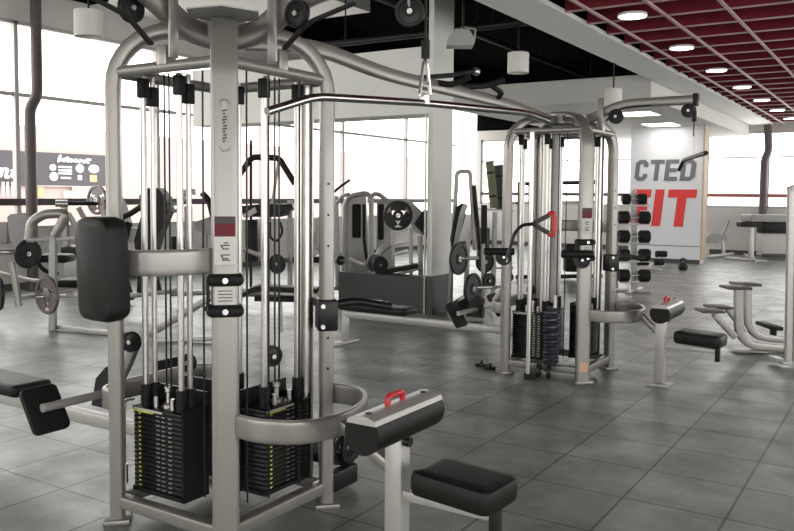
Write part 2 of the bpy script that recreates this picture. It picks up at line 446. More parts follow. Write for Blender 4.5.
# the faint script lettering on the shop sign, drawn as strokes
lt = MB()
def stroke(pts, r=.035):
    P = [(.095, fz(u, v).y-14, fz(u, v).z+.12) for u, v in pts]
    lt.tube(P, r, .05, 6)
x = 56.5
for g in ([(0, 8), (1, 1), (2.5, 0)], [(-.5, 4), (2, 4)], [(3.5, 3), (3.3, 7)], [(7, 3.2), (5.2, 4.2), (6.8, 5.6), (5, 7)], [(9, 1), (8.6, 6.8), (10, 6.6)], [(8, 3.2), (10.6, 3.2)],
          [(12.5, 3.6), (11.3, 5), (12.4, 6.9), (13.8, 5), (12.5, 3.6)], [(16, 3.4), (15.6, 7)], [(16, 4.4), (18, 3.6), (18, 7)], [(22, 3.6), (20.2, 4.6), (21.6, 6), (20, 7)],
          [(24.2, 3.6), (23.8, 6.6), (25.8, 6.8), (26.2, 3.4)], [(29, 1.4), (28.4, 6.8), (29.8, 6.6)], [(27.8, 3.4), (31.5, 3)]):
    stroke([(x+q[0]*1.02, 155.5+q[1]*.85+q[0]*.06) for q in g])
lt.build('sign_lettering', SHOPW, t); lt = MB()
stroke([(-3, 170), (1, 169), (-2, 177)], .05); stroke([(2, 169.5), (6, 169.5), (3, 177), (7, 177)], .05); stroke([(9, 172), (13, 170), (14, 176), (10, 177), (9.5, 173)], .05)
lt.build('sign_lettering', SHOPW, t)

# drain pipes
def pipe(name, label, pts, r):
    loc = Vector(pts[0]); m = MB(); m.tube([Vector(q)-loc for q in pts], r, .12, 14)
    for q in pts[:1]: m.cyl((0, 0, 0), (0, 0, .06), r*1.35)
    solo(name, m, PIPE, label, 'pipe', loc)
pb = onX(31.5, 200, -11.7); pt = onX(29, 108, -11.7); pm = onX(33, 96, -11.7)
pipe('drain_pipe', 'dark vertical pipe with an offset bend in front of the left windows', [(pb.x, pb.y, 0), (pb.x, pb.y, pt.z), (pb.x, pb.y+.13, pm.z), (pb.x, pb.y+.13, 4.6)], .085)
q0 = onY(763, 200, 23.5)
pipe('drain_pipe', 'dark vertical pipe with an offset bend in front of the far right windows', [(q0.x, 23.5, 0), (q0.x, 23.5, 2.55), (q0.x+.1, 23.5, 2.8), (q0.x+.05, 23.5, 3.48)], .10)

# ---------------------------------------------------------------- dark ceiling fittings
def pendant(u, v0, v1, d, rpx, label):
    p_ = at(u, v1, d); top = at(u, v0, d); r = rpx*d/F
    t = thing('pendant_lamp', label, 'pendant lamp', (p_.x, p_.y, p_.z), 0, 'white drum pendant lamps')
    h = top.z-p_.z
    MB().lathe([(r*.93, 0), (r, 0), (r, h), (r*.2, h+.003), (0, h+.003)], (0, 0, 0), (0, 0, 1), 32).build('lamp_shade', LAMPW, t)
    MB().lathe([(0, .05), (r*.92, .05), (r*.92, .07), (0, .07)], (0, 0, 0), (0, 0, 1), 24).build('diffuser', WHITEP, t)
    MB().cyl((0, 0, h), (0, 0, HC-p_.z), .012, 8).build('cord', PLASTIC, t)
pendant(89, 11, 37, 8.6, 14, 'white drum pendant lamp hanging in front of the left windows')
pendant(518, 53, 73, 10.5, 10.5, 'white drum pendant lamp hanging against the black ceiling beside the white beam')
pendant(613, 89, 112, 12.0, 8.5, 'white drum pendant lamp hanging behind the top of the rear cable tower')

def fitting():
    p_ = at(461, 47, 9.2)
    t = thing('spotlight', 'grey angled box spotlight hung under the black ceiling', 'spotlight', (p_.x, p_.y, p_.z), YAW)
    MB().prism([(-.16, 0), (.13, 0), (.15, .06), (.08, .17), (-.07, .18), (-.15, .08)], (0, .12, 0), (1, 0, 0), (0, 0, 1), .24).build('lamp_housing', mat('grey_lamp_housing', (.28, .29, .27), .5, .1), t)
    m = MB(); m.tube([(.14, 0, .05), (.16, 0, .2), (.02, 0, .22), (.0, 0, .2)], .012, .02, 8); m.build('bracket', GREYM, t)
    MB().cyl((.02, 0, .2), (.02, 0, HC-p_.z), .014, 8).build('stem', DARKM, t)
fitting()
def duct(name, label, cat, a, b, r, m=DUCTM, hang=True):
    a, b = Vector(a), Vector(b); t = thing(name, label, cat, a)
    MB().tube([(0, 0, 0), b-a], r, 0, 20).build('pipe_run', m, t)
    n_ = max(2, int((b-a).length/2.5))
    for i in range(n_):
        q = (b-a)*((i+.5)/n_)
        MB().cyl(q+Vector((0, 0, r)), q+Vector((0, 0, HC-a.z)), .012, 6).build('hanger', DARKM, t)
duct('air_duct', 'fat dark air duct running away under the black ceiling beside the white beam', 'duct', (-4.7, 6.5, 4.5), (-4.7, 21, 4.5), .26)
duct('sprinkler_pipe', 'thin dark pipe running across the black ceiling above the column', 'pipe', (-9, 10.6, 3.95), (-3.85, 10.6, 3.95), .05)
duct('cable_conduit', 'thin dark pipe running along the black ceiling left of the air duct', 'pipe', (-6.2, 8, 4.2), (-6.2, 22, 4.2), .045)
t = thing('cable_tray', 'dark hanging cable tray at upper left below the ceiling', 'cable tray', (-8, 5.3, 3.72))
MB().bb((-.15, -3, 0), (.15, .9, .10)).build('tray', DARKC, t); 
for y in (-2, .5): MB().cyl((0, y, .1), (0, y, HC-3.72), .01, 6).build('hanger', DARKM, t)

# ================================================================= CABLE TOWERS
A = .35
def cable_tower(name, label, loc, near):
    T = thing(name, label, 'cable machine', loc, 0, 'silver multi-station cable towers')
    zt = 2.33 if near else 2.25
    corners = {'F': (1, -1), 'L': (-1, -1), 'R': (1, 1), 'B': (-1, 1)}
    R2 = math.sqrt(.5)
    for kx, (sx, sy) in corners.items():
        d = Vector((sx*R2, sy*R2, 0)); tang = Vector((-sy*R2, sx*R2, 0))
        r0 = A/R2
        arc = [d*r0+Vector((0, 0, .02)), d*r0+Vector((0, 0, zt-.30))]
        for q in range(1, 9):
            a_ = q/8*pi/2; arc.append(d*(r0-.27*(1-cos(a_)))+Vector((0, 0, zt-.30+.27*sin(a_))))
        arc.append(d*.1+Vector((0, 0, zt-.03)))
        MB().sweep(arc, oval(.068, .114, 20, .45), d).build('upright_post', SILVER, T)
        f = MB(); f.box(d*r0+Vector((0, 0, .0125)), (.12, .16, .025), (0, 0, math.atan2(sy, sx)), .006)
        f.build('foot_plate', SILVER, T)
    # holes on the right-hand upright
    d = Vector((R2, R2, 0))
    for z in (1.30, 1.45, 1.60, .85, .70):
        p_ = d*(A/R2)+Vector((R2*.0618, -R2*.0618, 0))+Vector((0, 0, z)); MB().cyl(p_-Vector((R2, -R2, 0))*.004, p_+Vector((R2, -R2, 0))*.0012, .006, 10).build('pin_hole', PLASTIC, T)
    # rails
    def side(a, b, z, prof, nm, m, ins=.03):
        a, b = Vector(corners[a]+(0,))*A, Vector(corners[b]+(0,))*A
        dd = (b-a).normalized()
        MB().sweep([a+dd*ins+Vector((0, 0, z)), b-dd*ins+Vector((0, 0, z))], prof, (0, 0, 1)).build(nm, m, T)
    for a, b in (('L', 'F'), ('F', 'R'), ('R', 'B'), ('B', 'L')):
        side(a, b, .10, oval(.06, .06, 16, .3), 'base_rail', SILVER)
        side(a, b, 2.10, circ(.026, 14), 'top_rail', SILVER)
    MB().lathe([(0, 0), (.10, 0), (.135, .02), (.135, .10), (.10, .12), (0, .12)], (0, 0, zt-.09), (0, 0, 1), 24).build('hub', SILVER, T)
    if near:
        m = MB(); m.prism([(.17*cos(q*pi/3+.2), .17*sin(q*pi/3+.2)) for q in range(6)], (.27, -.27, zt-.022), (1, 0, 0), (0, 1, 0), .006); m.build('top_plate', GREYM, T)
    # inner deck plates of guide rods
    def stack(ox, oy, rz, n=17, rods=4):
        M = Matrix.Translation((ox, oy, 0)) @ Matrix.Rotation(rz, 4, 'Z')
        S = bpy.data.objects.new('weight_stack', MB().bb((-.165, -.075, .135), (.165, .095, .155)).mesh('stack_base', RUBBER)); COL.objects.link(S)
        S.parent = T; S.matrix_local = M
        hgt = .0215
        p0 = None
        for i in range(n):
            z = .158+i*hgt
            if p0 is None:
                g = MB(); g.bb((-.16, -.07, 0), (.16, .07, .0188), .0025)
                g.bb((-.125, -.0712, .005), (-.112, -.0697, .012))
                for x in (-.005, .03, .075): g.bb((x, -.0712, .007), (x+.022, -.0699, .012))
                for fc in g.bm.faces:
                    cm = fc.calc_center_median()
                    if cm.y < -.0698 and .0045 < cm.z < .0125 and (fc.calc_area() < .0004): fc.material_index = 1 if cm.x < -.1 else 2
                me = g.mesh('weight_plate', STACK); me.materials.append(YELLOW if near else STACK); me.materials.append(STEELC)
                p0 = me
            o = bpy.data.objects.new('weight_plate', p0); COL.objects.link(o); o.parent = S; o.location = (0, 0, z)
        zt_ = .158+n*hgt
        MB().bb((-.165, -.075, zt_), (.165, .075, zt_+.018), .003).build('top_weight', PLASTIC, S)
        MB().bb((-.155, -.0765, zt_+.004), (.04, -.0735, zt_+.014)).build('weight_label', STICKER, S)
        MB().bb((-.155, -.077, zt_-.004), (-.02, -.0755, zt_+.003)).build('number_label', YELLOW if near else STICKER, S)
        m = MB()
        m.lathe([(0, 0), (.03, 0), (.03, .015), (.012, .02), (.012, .07), (.018, .075), (.018, .095), (0, .1)], (0, 0, zt_+.018), (0, 0, 1), 16)
        for x in (-.05, .06): m.cyl((x, -.03, zt_+.018), (x, -.03, zt_+.07), .012, 12)
        m.build('selector_head', STEELC, S)
        for x, y in ((-.12, -.03), (.12, -.03), (-.115, .02), (.125, .02))[:rods]:
            r = .015 if y < 0 else .013
            MB().cyl((x, y, .5), (x, y, 2.09), r, 16).build('guide_rod', CHROME, S)
            MB().cyl((x, y, zt_+.02), (x, y, zt_+.12), .024, 16).build('rod_collar', RUBBER, S)
            dz_ = 0 if y < 0 else -.035
            MB().bb((x-.022, y-.022, 1.99+dz_), (x+.022, y+.022, 2.08+dz_), .006).build('rod_bracket', RUBBER, S)
        for x in (-.012, .02): MB().cyl((x, .0, zt_+.1), (x, .0, 2.1), .0045, 8).build('cable', PLASTIC, S)
        # rear guard
        MB().bb((-.165, .078, .13), (.165, .09, .62)).build('rear_guard', PLASTIC, S)
        MB().bb((.163, -.07, .13), (.172, .09, .56)).build('side_guard', PLASTIC, S)
        return S
    stack(-.155, -.21, 0)
    stack(.20, .15, pi/2, 17, 2)
    stack(-.19, .15, pi, 17, 1)
    # extra chrome column and cable pulleys on the right side
    MB().cyl((.235, .335, .12), (.235, .335, 2.08), .036, 20).build('chrome_column', CHROME, T)
    def pulley(c, ax, r=.06, par=T, nm='pulley'):
        ax = Vector(ax).normalized(); c = Vector(c)
        o = MB().lathe([(0, -.012), (r*.3, -.012), (r*.34, -.008), (r*.75, -.006), (r*.8, -.012), (r, -.012), (r*.9, 0), (r, .012), (r*.8, .012), (r*.75, .006), (r*.34, .008), (r*.3, .012), (0, .012)], c, ax, 28).build(nm, PLASTIC, par)
        MB().cyl(c-ax*.02, c+ax*.02, .011, 12).build('axle_bolt', STEELC, o)
        return o
    pulley((.2, .12, .77), (1, -.3, 0), .05)
    pulley((-.27, .02, .70), (.3, -1, 0), .045)
    for x, y in ((.05, -.18), (.09, -.1), (.30, -.02), (.30, .2), (-.02, .0), (.26, -.12)):
        MB().cyl((x, y, .14), (x, y, 2.1), .0045, 8).build('cable', PLASTIC, T)
    # pulldown arm (+X) and its hardware
    zb = 2.44 if near else 2.33
    def arm(dirv, name, end, z0, z1):
        dv = Vector(dirv)
        MB().sweep([dv*.05+Vector((0, 0, z0)), dv*.22+Vector((0, 0, z0+.01)), dv*.52+Vector((0, 0, z1)), dv*end+Vector((0, 0, z1))], oval(.105 if near else .075, .07, 18, .5), (0, 0, 1), .14).build(name, SILVER, T)
        sd = Vector((dv.y, -dv.x, 0))
        # pulley and bracket plate under the arm
        pulley(dv*.49+sd*.05+Vector((0, 0, z1-.11)), sd, .062)
        m = MB(); m.bb(Vector((-.03, -.03, 2.1))+dv*.345, Vector((.03, .03, 2.19))+dv*.345, .004)
        m.build('bracket_block', SILVER, T)
        for sg_ in ((1,) if dv.y == 0 else (-1,)):
            c_ = dv*.36+sd*.062*sg_
            m = MB(); m.box(c_+Vector((0, 0, (2.13+z1+.05)/2)), (.05 if dv.y == 0 else .012, .012 if dv.y == 0 else .05, z1+.05-2.13), None, .003); m.build('bracket_plate', SILVER, T)
        MB().sweep([dv*.40+sd*.03+Vector((0, 0, 2.19)), dv*.53+sd*.03+Vector((0, 0, 2.29)), dv*.78+sd*.03+Vector((0, 0, 2.345 if near else z1-.03))], [(-.006, -.013), (.006, -.013), (.006, .013), (-.006, .013)], (0, 0, 1), .05).build('gusset_strap', DARKM, T)
    arm((1, 0, 0), 'pulldown_arm', 1.19 if near else 1.12, zt-.06, zb)
    if near: arm((0, -1, 0), 'row_arm', .95, zt-.06, zb)
    zp = zb-.115
    pulley((1.12, -.14, 2.25) if near else (1.08, -.06, zb-.09), (0, -1, 0) if not near else (.5, -1, .0), .057)
    MB().bb((1.105, -.15, 2.25), (1.125, -.125, zb)).build('pulley_hanger', SILVER, T) if near else None
    e_ = 1.19 if near else 1.12
    MB().bb((e_-.02, -.038, zb-.05), (e_+.02, .038, zb+.05), .01).build('arm_end_cap', DARKM, T)
    # lower knee-pad bow, F -> R, and its bench
    bow = [(.405, -.335, .57), (.52, -.345, .57), (.70, -.27, .57), (.76, -.05, .57), (.70, .20, .57), (.55, .37, .57), (.36, .36, .57)]
    MB().sweep(bow, oval(.026, .10, 16, .4), (0, -1, 0), .15).build('lower_bow', SILVER, T)
    px = 1.03 if near else .91
    py = -.06
    MB().sweep([(.74, -.05, .57), (px, py, .42)], oval(.05, .07, 12, .3), (0, 0, 1)).build('bench_strut', SILVER, T)
    MB().box((px, py, .31), (.085, .075, .58), None, .012).build('bench_post', SILVER2, T)
    MB().box((px, py, .01), (.19, .16, .02), None, .004).build('bench_foot', SILVER2, T)
    MB().cyl((px+.05, py-.02, .555), (px+.075, py-.02, .555), .02, 14).build('adjust_knob', PLASTIC, T)
    RZ = .662 if near else .64
    # thigh roller with silver cover and red handle
    rl = MB(); prof = [(.078*cos(a_), .078*sin(a_)) for a_ in [radians(148+k_*(244/14)) for k_ in range(15)]]
    cy = py-.10; rx = px+(.06 if near else .075)
    rl.sweep([(rx, cy-.245, RZ), (rx, cy+.245, RZ)], [(y_, -x_) for x_, y_ in prof], (0, 0, 1)).build('thigh_roller', VINYL, T)
    cov = MB(); cov.prism([(-.066, .0), (.066, .0), (.058, .018), (.03, .03), (-.03, .03), (-.058, .018)], (rx, cy+.25, RZ+.041), (1, 0, 0), (0, 0, 1), .5)
    co = cov.build('roller_cover', SILVER2, T)
    for yy in (-.2, .2): MB().cyl((rx, cy+yy, RZ+.07), (rx, cy+yy, RZ+.075), .012, 12).build('cover_bolt', DARKM, co)
    hd = MB(); hd.tube([(rx-.01, cy-.055, RZ+.065), (rx-.01, cy-.055, RZ+.105), (rx-.01, cy+.055, RZ+.105), (rx-.01, cy+.055, RZ+.065)], .012, .02, 10)
    hd.build('red_handle', RED, T)['label'] = 'red plastic grab handle'
    # seat
    MB().rpad((px+.315, -.075, .425), (.37, .26, .10), (0, radians(2), radians(-4)), .05, .025).build('seat_pad', VINYL, T)
    MB().bb((px+.03, -.085, .31), (px+.46, -.045, .35), .006).build('seat_beam', SILVER2, T)
    MB().bb((px+.43, -.09, .25), (px+.465, -.04, .36), .004).build('beam_cap', DARKM, T)
    # upper bow on the F-L side at chest height
    sy_ = 1 if near else -1
    ub = [(.305, -.375*sy_, 1.27), (.31, -.52*sy_, 1.27), (.22, -.66*sy_, 1.27), (.03, -.70*sy_, 1.27), (-.20, -.66*sy_, 1.27), (-.335, -.52*sy_, 1.27), (-.35, -.36*sy_, 1.27)]
    MB().sweep([(-.37, -.35, .57), (-.47, -.34, .57), (-.52, -.22, .57), (-.52, .22, .57), (-.47, .34, .57), (-.37, .35, .57)], oval(.026, .10, 16, .4), (0, 1, 0), .1).build('lower_bow', SILVER, T)
    MB().sweep([(-.53, -.2, .60), (-.46, -.2, .70), (-.39, -.2, .82)], oval(.05, .035, 12, .4), (0, 0, 1), .05).build('pulley_bracket', SILVER, T)
    pulley((-.39, -.23, .83), (.3, -1, 0), .05)
    MB().sweep([(-.52, -.05, .57), (-.80, -.05, .50)], oval(.06, .05, 12, .3), (0, 0, 1)).build('footrest_arm', SILVER2, T)
    MB().sweep(ub, oval(.026, .105, 16, .4), (1, 0, 0), .14).build('upper_bow', SILVER, T)
    if near:
        MB().rpad((.097, -.765, 1.25), (.215, .115, .41), (radians(2), 0, radians(-2)), .055, .03, 'y').build('chest_pad', VINYL, T)
        MB().bb((.0, -.72, 1.2), (.12, -.695, 1.33), .004).build('pad_bracket', DARKM, T)
    # label stickers on the front upright
    fd = Vector((R2, -R2, 0)); ft = Vector((R2, R2, 0)); fo = fd*(A/R2+.0338)
    def stk(z0, z1, w, m, nm, off=0, par=T):
        b = MB(); b.box(fo+fd*off+Vector((0, 0, (z0+z1)/2)), (.002, w, z1-z0), (0, 0, -pi/4)); return b.build(nm, m, par)
    s1 = stk(1.372, 1.455, .085, STICKRED, 'warning_sticker')
    stk(1.425, 1.453, .085, STICKDARK, 'sticker_header', .0006, s1)
    s2 = stk(1.255, 1.37, .088, STICKER, 'instruction_sticker')
    b = MB()
    for z, l in ((1.345, .02), (1.335, .03), (1.32, .025), (1.295, .03), (1.28, .02), (1.273, .035)): b.box(fo+fd*.001+ft*(.004)+Vector((0, 0, z)), (.002, l, .005), (0, 0, -pi/4))
    for z in (1.328, 1.287): b.box(fo+fd*.001+ft*(-.012)+Vector((0, 0, z)), (.002, .006, .022), (.5, 0, -pi/4))
    b.build('sticker_print', STICKDARK, s2)
    stk(1.243, 1.255, .07, GREYM, 'sticker_footer', 0, s2)
    if near:
        for zc, sgn in ((1.915, 1), (1.745, -1)):
            pts = [fo+fd*.001+ft*(.022*cos(a_))+Vector((0, 0, zc+sgn*.022*sin(a_))) for a_ in [k_*pi/8 for k_ in range(9)]]
            lo = MB().tube(pts, .0035, 0, 6).build('logo_bracket', GREYM, T)
        g2 = MB(); random.seed(3)
        for i in range(11):
            z = 1.765+i*.0125
            g2.box(fo+fd*.0008+ft*(.002*((i % 3)-1))+Vector((0, 0, z)), (.002, .012+.008*((i*5) % 3)/2, .0065), (.25, 0, -pi/4))
        g2.build('logo_lettering', STICKDARK, lo)
        stk(1.865, 1.925, .018, mat('logo_green_grey', (.33, .35, .30), .5), 'logo_mark', .0004, lo)
    else:
        stk(.10, .18, .075, ORANGE, 'orange_sticker')
    # pulley carriages
    def carriage(cs, z, nm):
        dd = Vector((cs[0]*R2, cs[1]*R2, 0)); tt = Vector((-dd.y, dd.x, 0)); c_ = dd*(A/R2)
        an = math.atan2(dd.y, dd.x)
        b = MB()
        for zz in (z-.065, z+.065): b.box(c_+dd*.005+Vector((0, 0, zz)), (.115, .155, .052), (0, 0, an), .024, 3)
        b.box(c_-tt*.07+Vector((0, 0, z)), (.06, .014, .16), (0, 0, an), .004)
        o = b.build(nm, RUBBER, T)
        b = MB()
        for zz in (z-.065, z+.065): b.cyl(c_+dd*.062+Vector((0, 0, zz)), c_+dd*.068+Vector((0, 0, zz)), .012, 12)
        b.build('carriage_bolt', STEELC, o)
        st = MB(); st.box(c_+dd*.0355+Vector((0, 0, z)), (.003, .085, .075), (0, 0, an)); s_ = st.build('carriage_sticker', STICKER, o)
        st = MB()
        for k_ in range(4): st.box(c_+dd*.0375+Vector((0, 0, z-.022+.014*k_)), (.002, .06, .004), (0, 0, an))
        st.build('sticker_print', STICKDARK, s_)
        return o
    carriage((1, -1), 1.125 if near else 1.11, 'pulley_carriage')
    # right upright: square slide with two handles
    b = MB(); b.box((A, A, .96), (.10, .14, .155), (0, 0, pi/4), .012); sl = b.build('slide_block', PLASTIC, T)
    b = MB()
    for zz in (-.05, .05): b.cyl((A+.02, A-.06, .96+zz), (A+.05, A-.09, .96+zz), .011, 10)
    b.build('slide_bolt', STEELC, sl)
    for dx, dy, zz in ((.05, .30, .99), (.24, .22, 1.0)):
        MB().tube([(A, A, zz), (A+dx*.4, A+dy*.5, zz+.02), (A+dx, A+dy, zz-.01)], .02, .05, 10).build('slide_handle', PLASTIC, T)
    MB().ball((A+.02, A+.09, 1.22), .025).build('pull_pin', PLASTIC, T)
    if not near:
        for cs, z, L_ in (((1, -1), 1.08, .26), ((-1, -1), 1.07, .26)):
            c_ = Vector((cs[0]*A, cs[1]*A-.06, z))
            v_ = Vector((cos(YAW), sin(YAW), 0))
            MB().cyl(c_-v_*(.62*L_)+Vector((0, -.02, 0)), c_+v_*(.38*L_)+Vector((0, -.02, 0)), .032, 16, .006).build('slide_roller', RUBBER, T)
            pulley(c_+Vector((0, .0, -.05)), v_.cross(Vector((0, 0, 1))), .07)
        pc = gnd(528, 379)-Vector(loc)
        MB().cyl((pc.x, pc.y, .04), (pc.x, pc.y, 2.08), .020, 14).build('chrome_tube', CHROME, T)
        MB().cyl((pc.x, pc.y, 0), (pc.x, pc.y, .05), .035, 14).build('tube_foot', DARKM, T)
        for dx in (.08, .17): pulley((pc.x+dx, pc.y+.04, .075), (1, .2, 0), .06, T, 'floor_pulley')
        MB().cyl((-.10, -.13, .12), (-.10, -.13, 2.08), .042, 20).build('chrome_column', CHROME, T)
        MB().cyl((-.04, -.05, .12), (-.04, -.05, 2.08), .045, 20).build('grey_column', GREYM, T)
        # tapered coil
        b = MB(); cc = onY(551, 340, loc[1]-.40)-Vector(loc); pts = []
        for q in range(16*14): pts.append((cc.x+.058*cos(q*pi/8), cc.y+.058*sin(q*pi/8), .16+q*.0019))
        b.tube(pts, .012, 0, 6); b.build('coiled_cable', mat('blue_black_coil', (.02, .024, .035), .35), T)
        MB().cyl((cc.x, cc.y, .13), (cc.x, cc.y, .62), .048, 16).build('coil_core', PLASTIC, T)
        MB().cyl((cc.x+.03, cc.y, .6), (cc.x+.03, cc.y, .72), .016, 12).build('coil_hook', CHROME, T)
    # low row station towards -X: beam, foot bar, bench
    MB().sweep([(-A, 0, .31), (-2.36, 0, .31)], oval(.075, .06, 14, .3), (0, 0, 1)).build('row_beam', SILVER2, T)
    MB().bb((-2.36, -.03, .02), (-2.30, .03, .30), .006).build('row_leg', SILVER2, T)
    MB().bb((-2.38, -.19, 0), (-2.28, .19, .025), .006).build('row_foot', SILVER2, T)
    MB().rpad((-1.93, 0, .40), (.82, .26, .07), None, .04, .02).build('row_bench_pad', VINYL, T)
    MB().tube([(-.76, -.46, .50), (-.76, .46, .50)], .022, 0, 12).build('footrest_bar', SILVER2, T)
    for s in (-1, 1):
        b = MB(); b.rpad((-.80, s*.42, .48), (.03, .20, .24), (0, radians(-32), 0), .03, .008, 'x'); fp = b.build('footrest_plate', RUBBER, T)
        b = MB(); b.cyl((-.84, s*.42, .48), (-.82, s*.42, .48), .022, 12); b.build('footrest_bolt', PLASTIC, fp)
    b = MB(); b.prism([(-.10, -.10), (.07, -.10), (.07, .07), (.02, .12), (-.06, .05)], (-.77, -.05, .52), (1, 0, 0), (0, 0, 1), .05); b.build('footrest_bracket', PLASTIC, T)
    # low pulley station towards +Y
    if near:
        MB().tube([(-.30, -.29, .575), (-.34, -.305, .57), (-.345, -.31, .53), (-.345, -.31, .26)], .006, .03, 8).build('pin_lanyard', STEELC, T)
        MB().cyl((-.345, -.31, .17), (-.345, -.31, .26), .014, 12).build('selector_pin', STEELC, T)
        MB().rpad((.12, .78, .16), (.30, .42, .05), (radians(8), 0, .2), .03, .012).build('row_footboard', RUBBER, T)
        MB().sweep([(0, A, .1), (0, 1.0, .1)], oval(.06, .06, 12, .3), (0, 0, 1)).build('footboard_beam', SILVER, T)
        for yy in (.50, .58): pulley((.30, yy, .22), (1, .3, 0), .07)
        MB().bb((.27, .35, .02), (.33, .66, .12), .01).build('pulley_base', PLASTIC, T)
    return T
C1, C2 = (-2.78, 2.84, 0), (-2.625, 6.83, 0)
cable_tower('cable_tower', 'large silver cable tower nearest the camera, with black chest pad and open black weight stacks', C1, True)
cable_tower('cable_tower', 'silver cable tower standing farther back, between the near tower and the sign wall', C2, False)

# cross beam between the towers with pull-up grips
t = thing('crossover_beam', 'silver overhead beam joining the two cable towers, with black pull-up grips', 'overhead beam', (-2.74, 2.95, 2.28))
MB().sweep([(-.04, .02, .0), (-.03, .55, .07), (.0, 1.2, .0), (.05, 3.0, -.02), (.08, 3.72, -.08)], oval(.08, .06, 18, .5), (0, 0, 1), .25).build('beam', SILVER, t)
pu = MB(); gp = MB()
for (u0, v0, u1, v1) in ((422, 77, 455, 73), (440, 86, 478, 76)): pass
def bpt(u, v, X): return onX(u, v, X)-Vector(t.location)
b = MB(); b.tube([bpt(415, 78, -2.74), bpt(455, 75, -2.60), bpt(475, 71, -2.5)], .016, .03, 10); b.build('pull_up_bar', DARKM, t)
b = MB(); b.tube([bpt(432, 82, -2.74), bpt(452, 85, -2.62), bpt(470, 77, -2.5)], .02, .04, 10); b.build('pull_up_bar', RUBBER, t)
b = MB(); b.tube([bpt(460, 87, -2.74), bpt(486, 86, -2.62), bpt(505, 80, -2.5)], .022, .04, 10); b.build('pull_up_grip', RUBBER, t)
b = MB(); b.tube([bpt(492, 86, -2.62), bpt(502, 93, -2.60), bpt(498, 98, -2.64)], .02, .02, 10); b.build('pull_up_grip', RUBBER, t)
b = MB(); b.ball(bpt(476, 71.5, -2.5), .028); b.build('bar_end_cap', CHROME, t)

# lat pulldown bars
PL, PC, PR = onX(315, 96.5, -1.76), onX(425, 103, -1.66), onX(527, 113, -1.50)
EL, ER = onX(267, 111.5, -1.80), onX(548, 121, -1.47)
t = thing('lat_pulldown_bar', 'long chrome lat pulldown bar with angled ends hanging beside the near cable tower', 'pulldown bar', PC)
MB().tube([EL-PC, PL-PC, Vector((0, 0, 0)), PR-PC, ER-PC], .0145, .06, 14).build('bar', POLISH, t)
for a, b in ((PL, EL), (PR, ER)):
    pass
MB().cyl((0, 0, -.005), (0, 0, .03), .02, 14).build('swivel', STEELC, t)
cb = MB(); z1 = onX(425, 62, -1.66).z-PC.z
cb.tube([(0, -.042, .03), (0, -.012, z1), (0, .012, z1), (0, .042, .03), (0, -.042, .03)], .007, .01, 8); cb.tube([(0, -.028, .08), (0, .028, .08)], .007, 0, 8)
cb.build('carabiner', STEELC, t)
# cable drop of the near tower hangs from the arm pulley: part of the tower
tw = [o for o in bpy.data.objects if o.name == 'cable_tower'][0]
pl = PC-Vector(C1)
MB().cyl((pl.x, pl.y, pl.z+z1), (pl.x, pl.y, 2.36), .005, 8).build('drop_cable', PLASTIC, tw)
MB().cyl((pl.x, pl.y, pl.z+z1+.015), (pl.x, pl.y, pl.z+z1+.085), .017, 14).build('cable_stop', RUBBER, tw)
# far bar
tw2 = bpy.data.objects['cable_tower.001']
Q = Vector((C2[0]+1.18, C2[1]-.06, 0)); QC = onX(693, 157, Q.x)
t = thing('lat_pulldown_bar', 'short dark pulldown bar hanging from the rear cable tower in front of the sign', 'pulldown bar', QC)
a_, b_, c_ = onX(706, 153, Q.x+.25)-QC, onX(684, 160, Q.x-.22)-QC, onX(679, 170, Q.x-.28)-QC
MB().tube([a_, (0, 0, 0), b_, c_], .016, .03, 10).build('bar', DARKM, t)
MB().tube([(0, -.015, .01), (0, 0, .16), (0, .015, .01)], .006, .01, 8).build('carabiner', STEELC, t)
ql = QC-Vector(C2)
MB().cyl((ql.x, ql.y, ql.z+.15), (ql.x, ql.y, 2.25), .005, 8).build('drop_cable', PLASTIC, tw2)
MB().cyl((ql.x, ql.y, ql.z+.27), (ql.x, ql.y, ql.z+.35), .018, 12).build('cable_stop', RUBBER, tw2)
# red stirrup handle on the rear tower
hp = at(536, 224, 6.25)
t = thing('stirrup_handle', 'red cable stirrup handle with black straps hooked up on the rear tower', 'handle', hp, YAW)
k_ = 6.25/F
m = MB()
for s in (-1, 1): m.sweep([(-2*k_, 0, s*1*k_), (13*k_, 0, s*9*k_)], [(-.005, -.018), (.005, -.018), (.005, .018), (-.005, .018)], (0, 1, 0))
m.bb((-4*k_, -.02, -2.2*k_), (1*k_, .02, 2.2*k_), .004)
m.build('strap', PLASTIC, t)
MB().tube([(12*k_, 0, 10*k_), (18*k_, 0, 12*k_), (19*k_, 0, 0), (18*k_, 0, -12*k_), (12*k_, 0, -10*k_)], .016, .03, 10).build('frame', RED, t)
MB().cyl((18.4*k_, 0, -8*k_), (18.4*k_, 0, 8*k_), .025, 14).build('grip', RED, t)
m = MB(); m.tube([(-4*k_, 0, 0), (-14*k_, 0, -1*k_), (-22*k_, 0, -10*k_), (-28*k_, 0, -34*k_)], .013, .1, 8); m.build('lead_strap', PLASTIC, t)

# paper on the rear tower's row bench
pp = gnd(368, 299.5, .455)
solo('paper_sheet', MB().box((0, 0, .004), (.26, .17, .006), (0, 0, .1)).box((.2, -.06, .005), (.16, .12, .008), (0, 0, .6)), PAPER, 'loose white papers lying on the black row bench pad', 'paper', (pp.x, pp.y, .439))
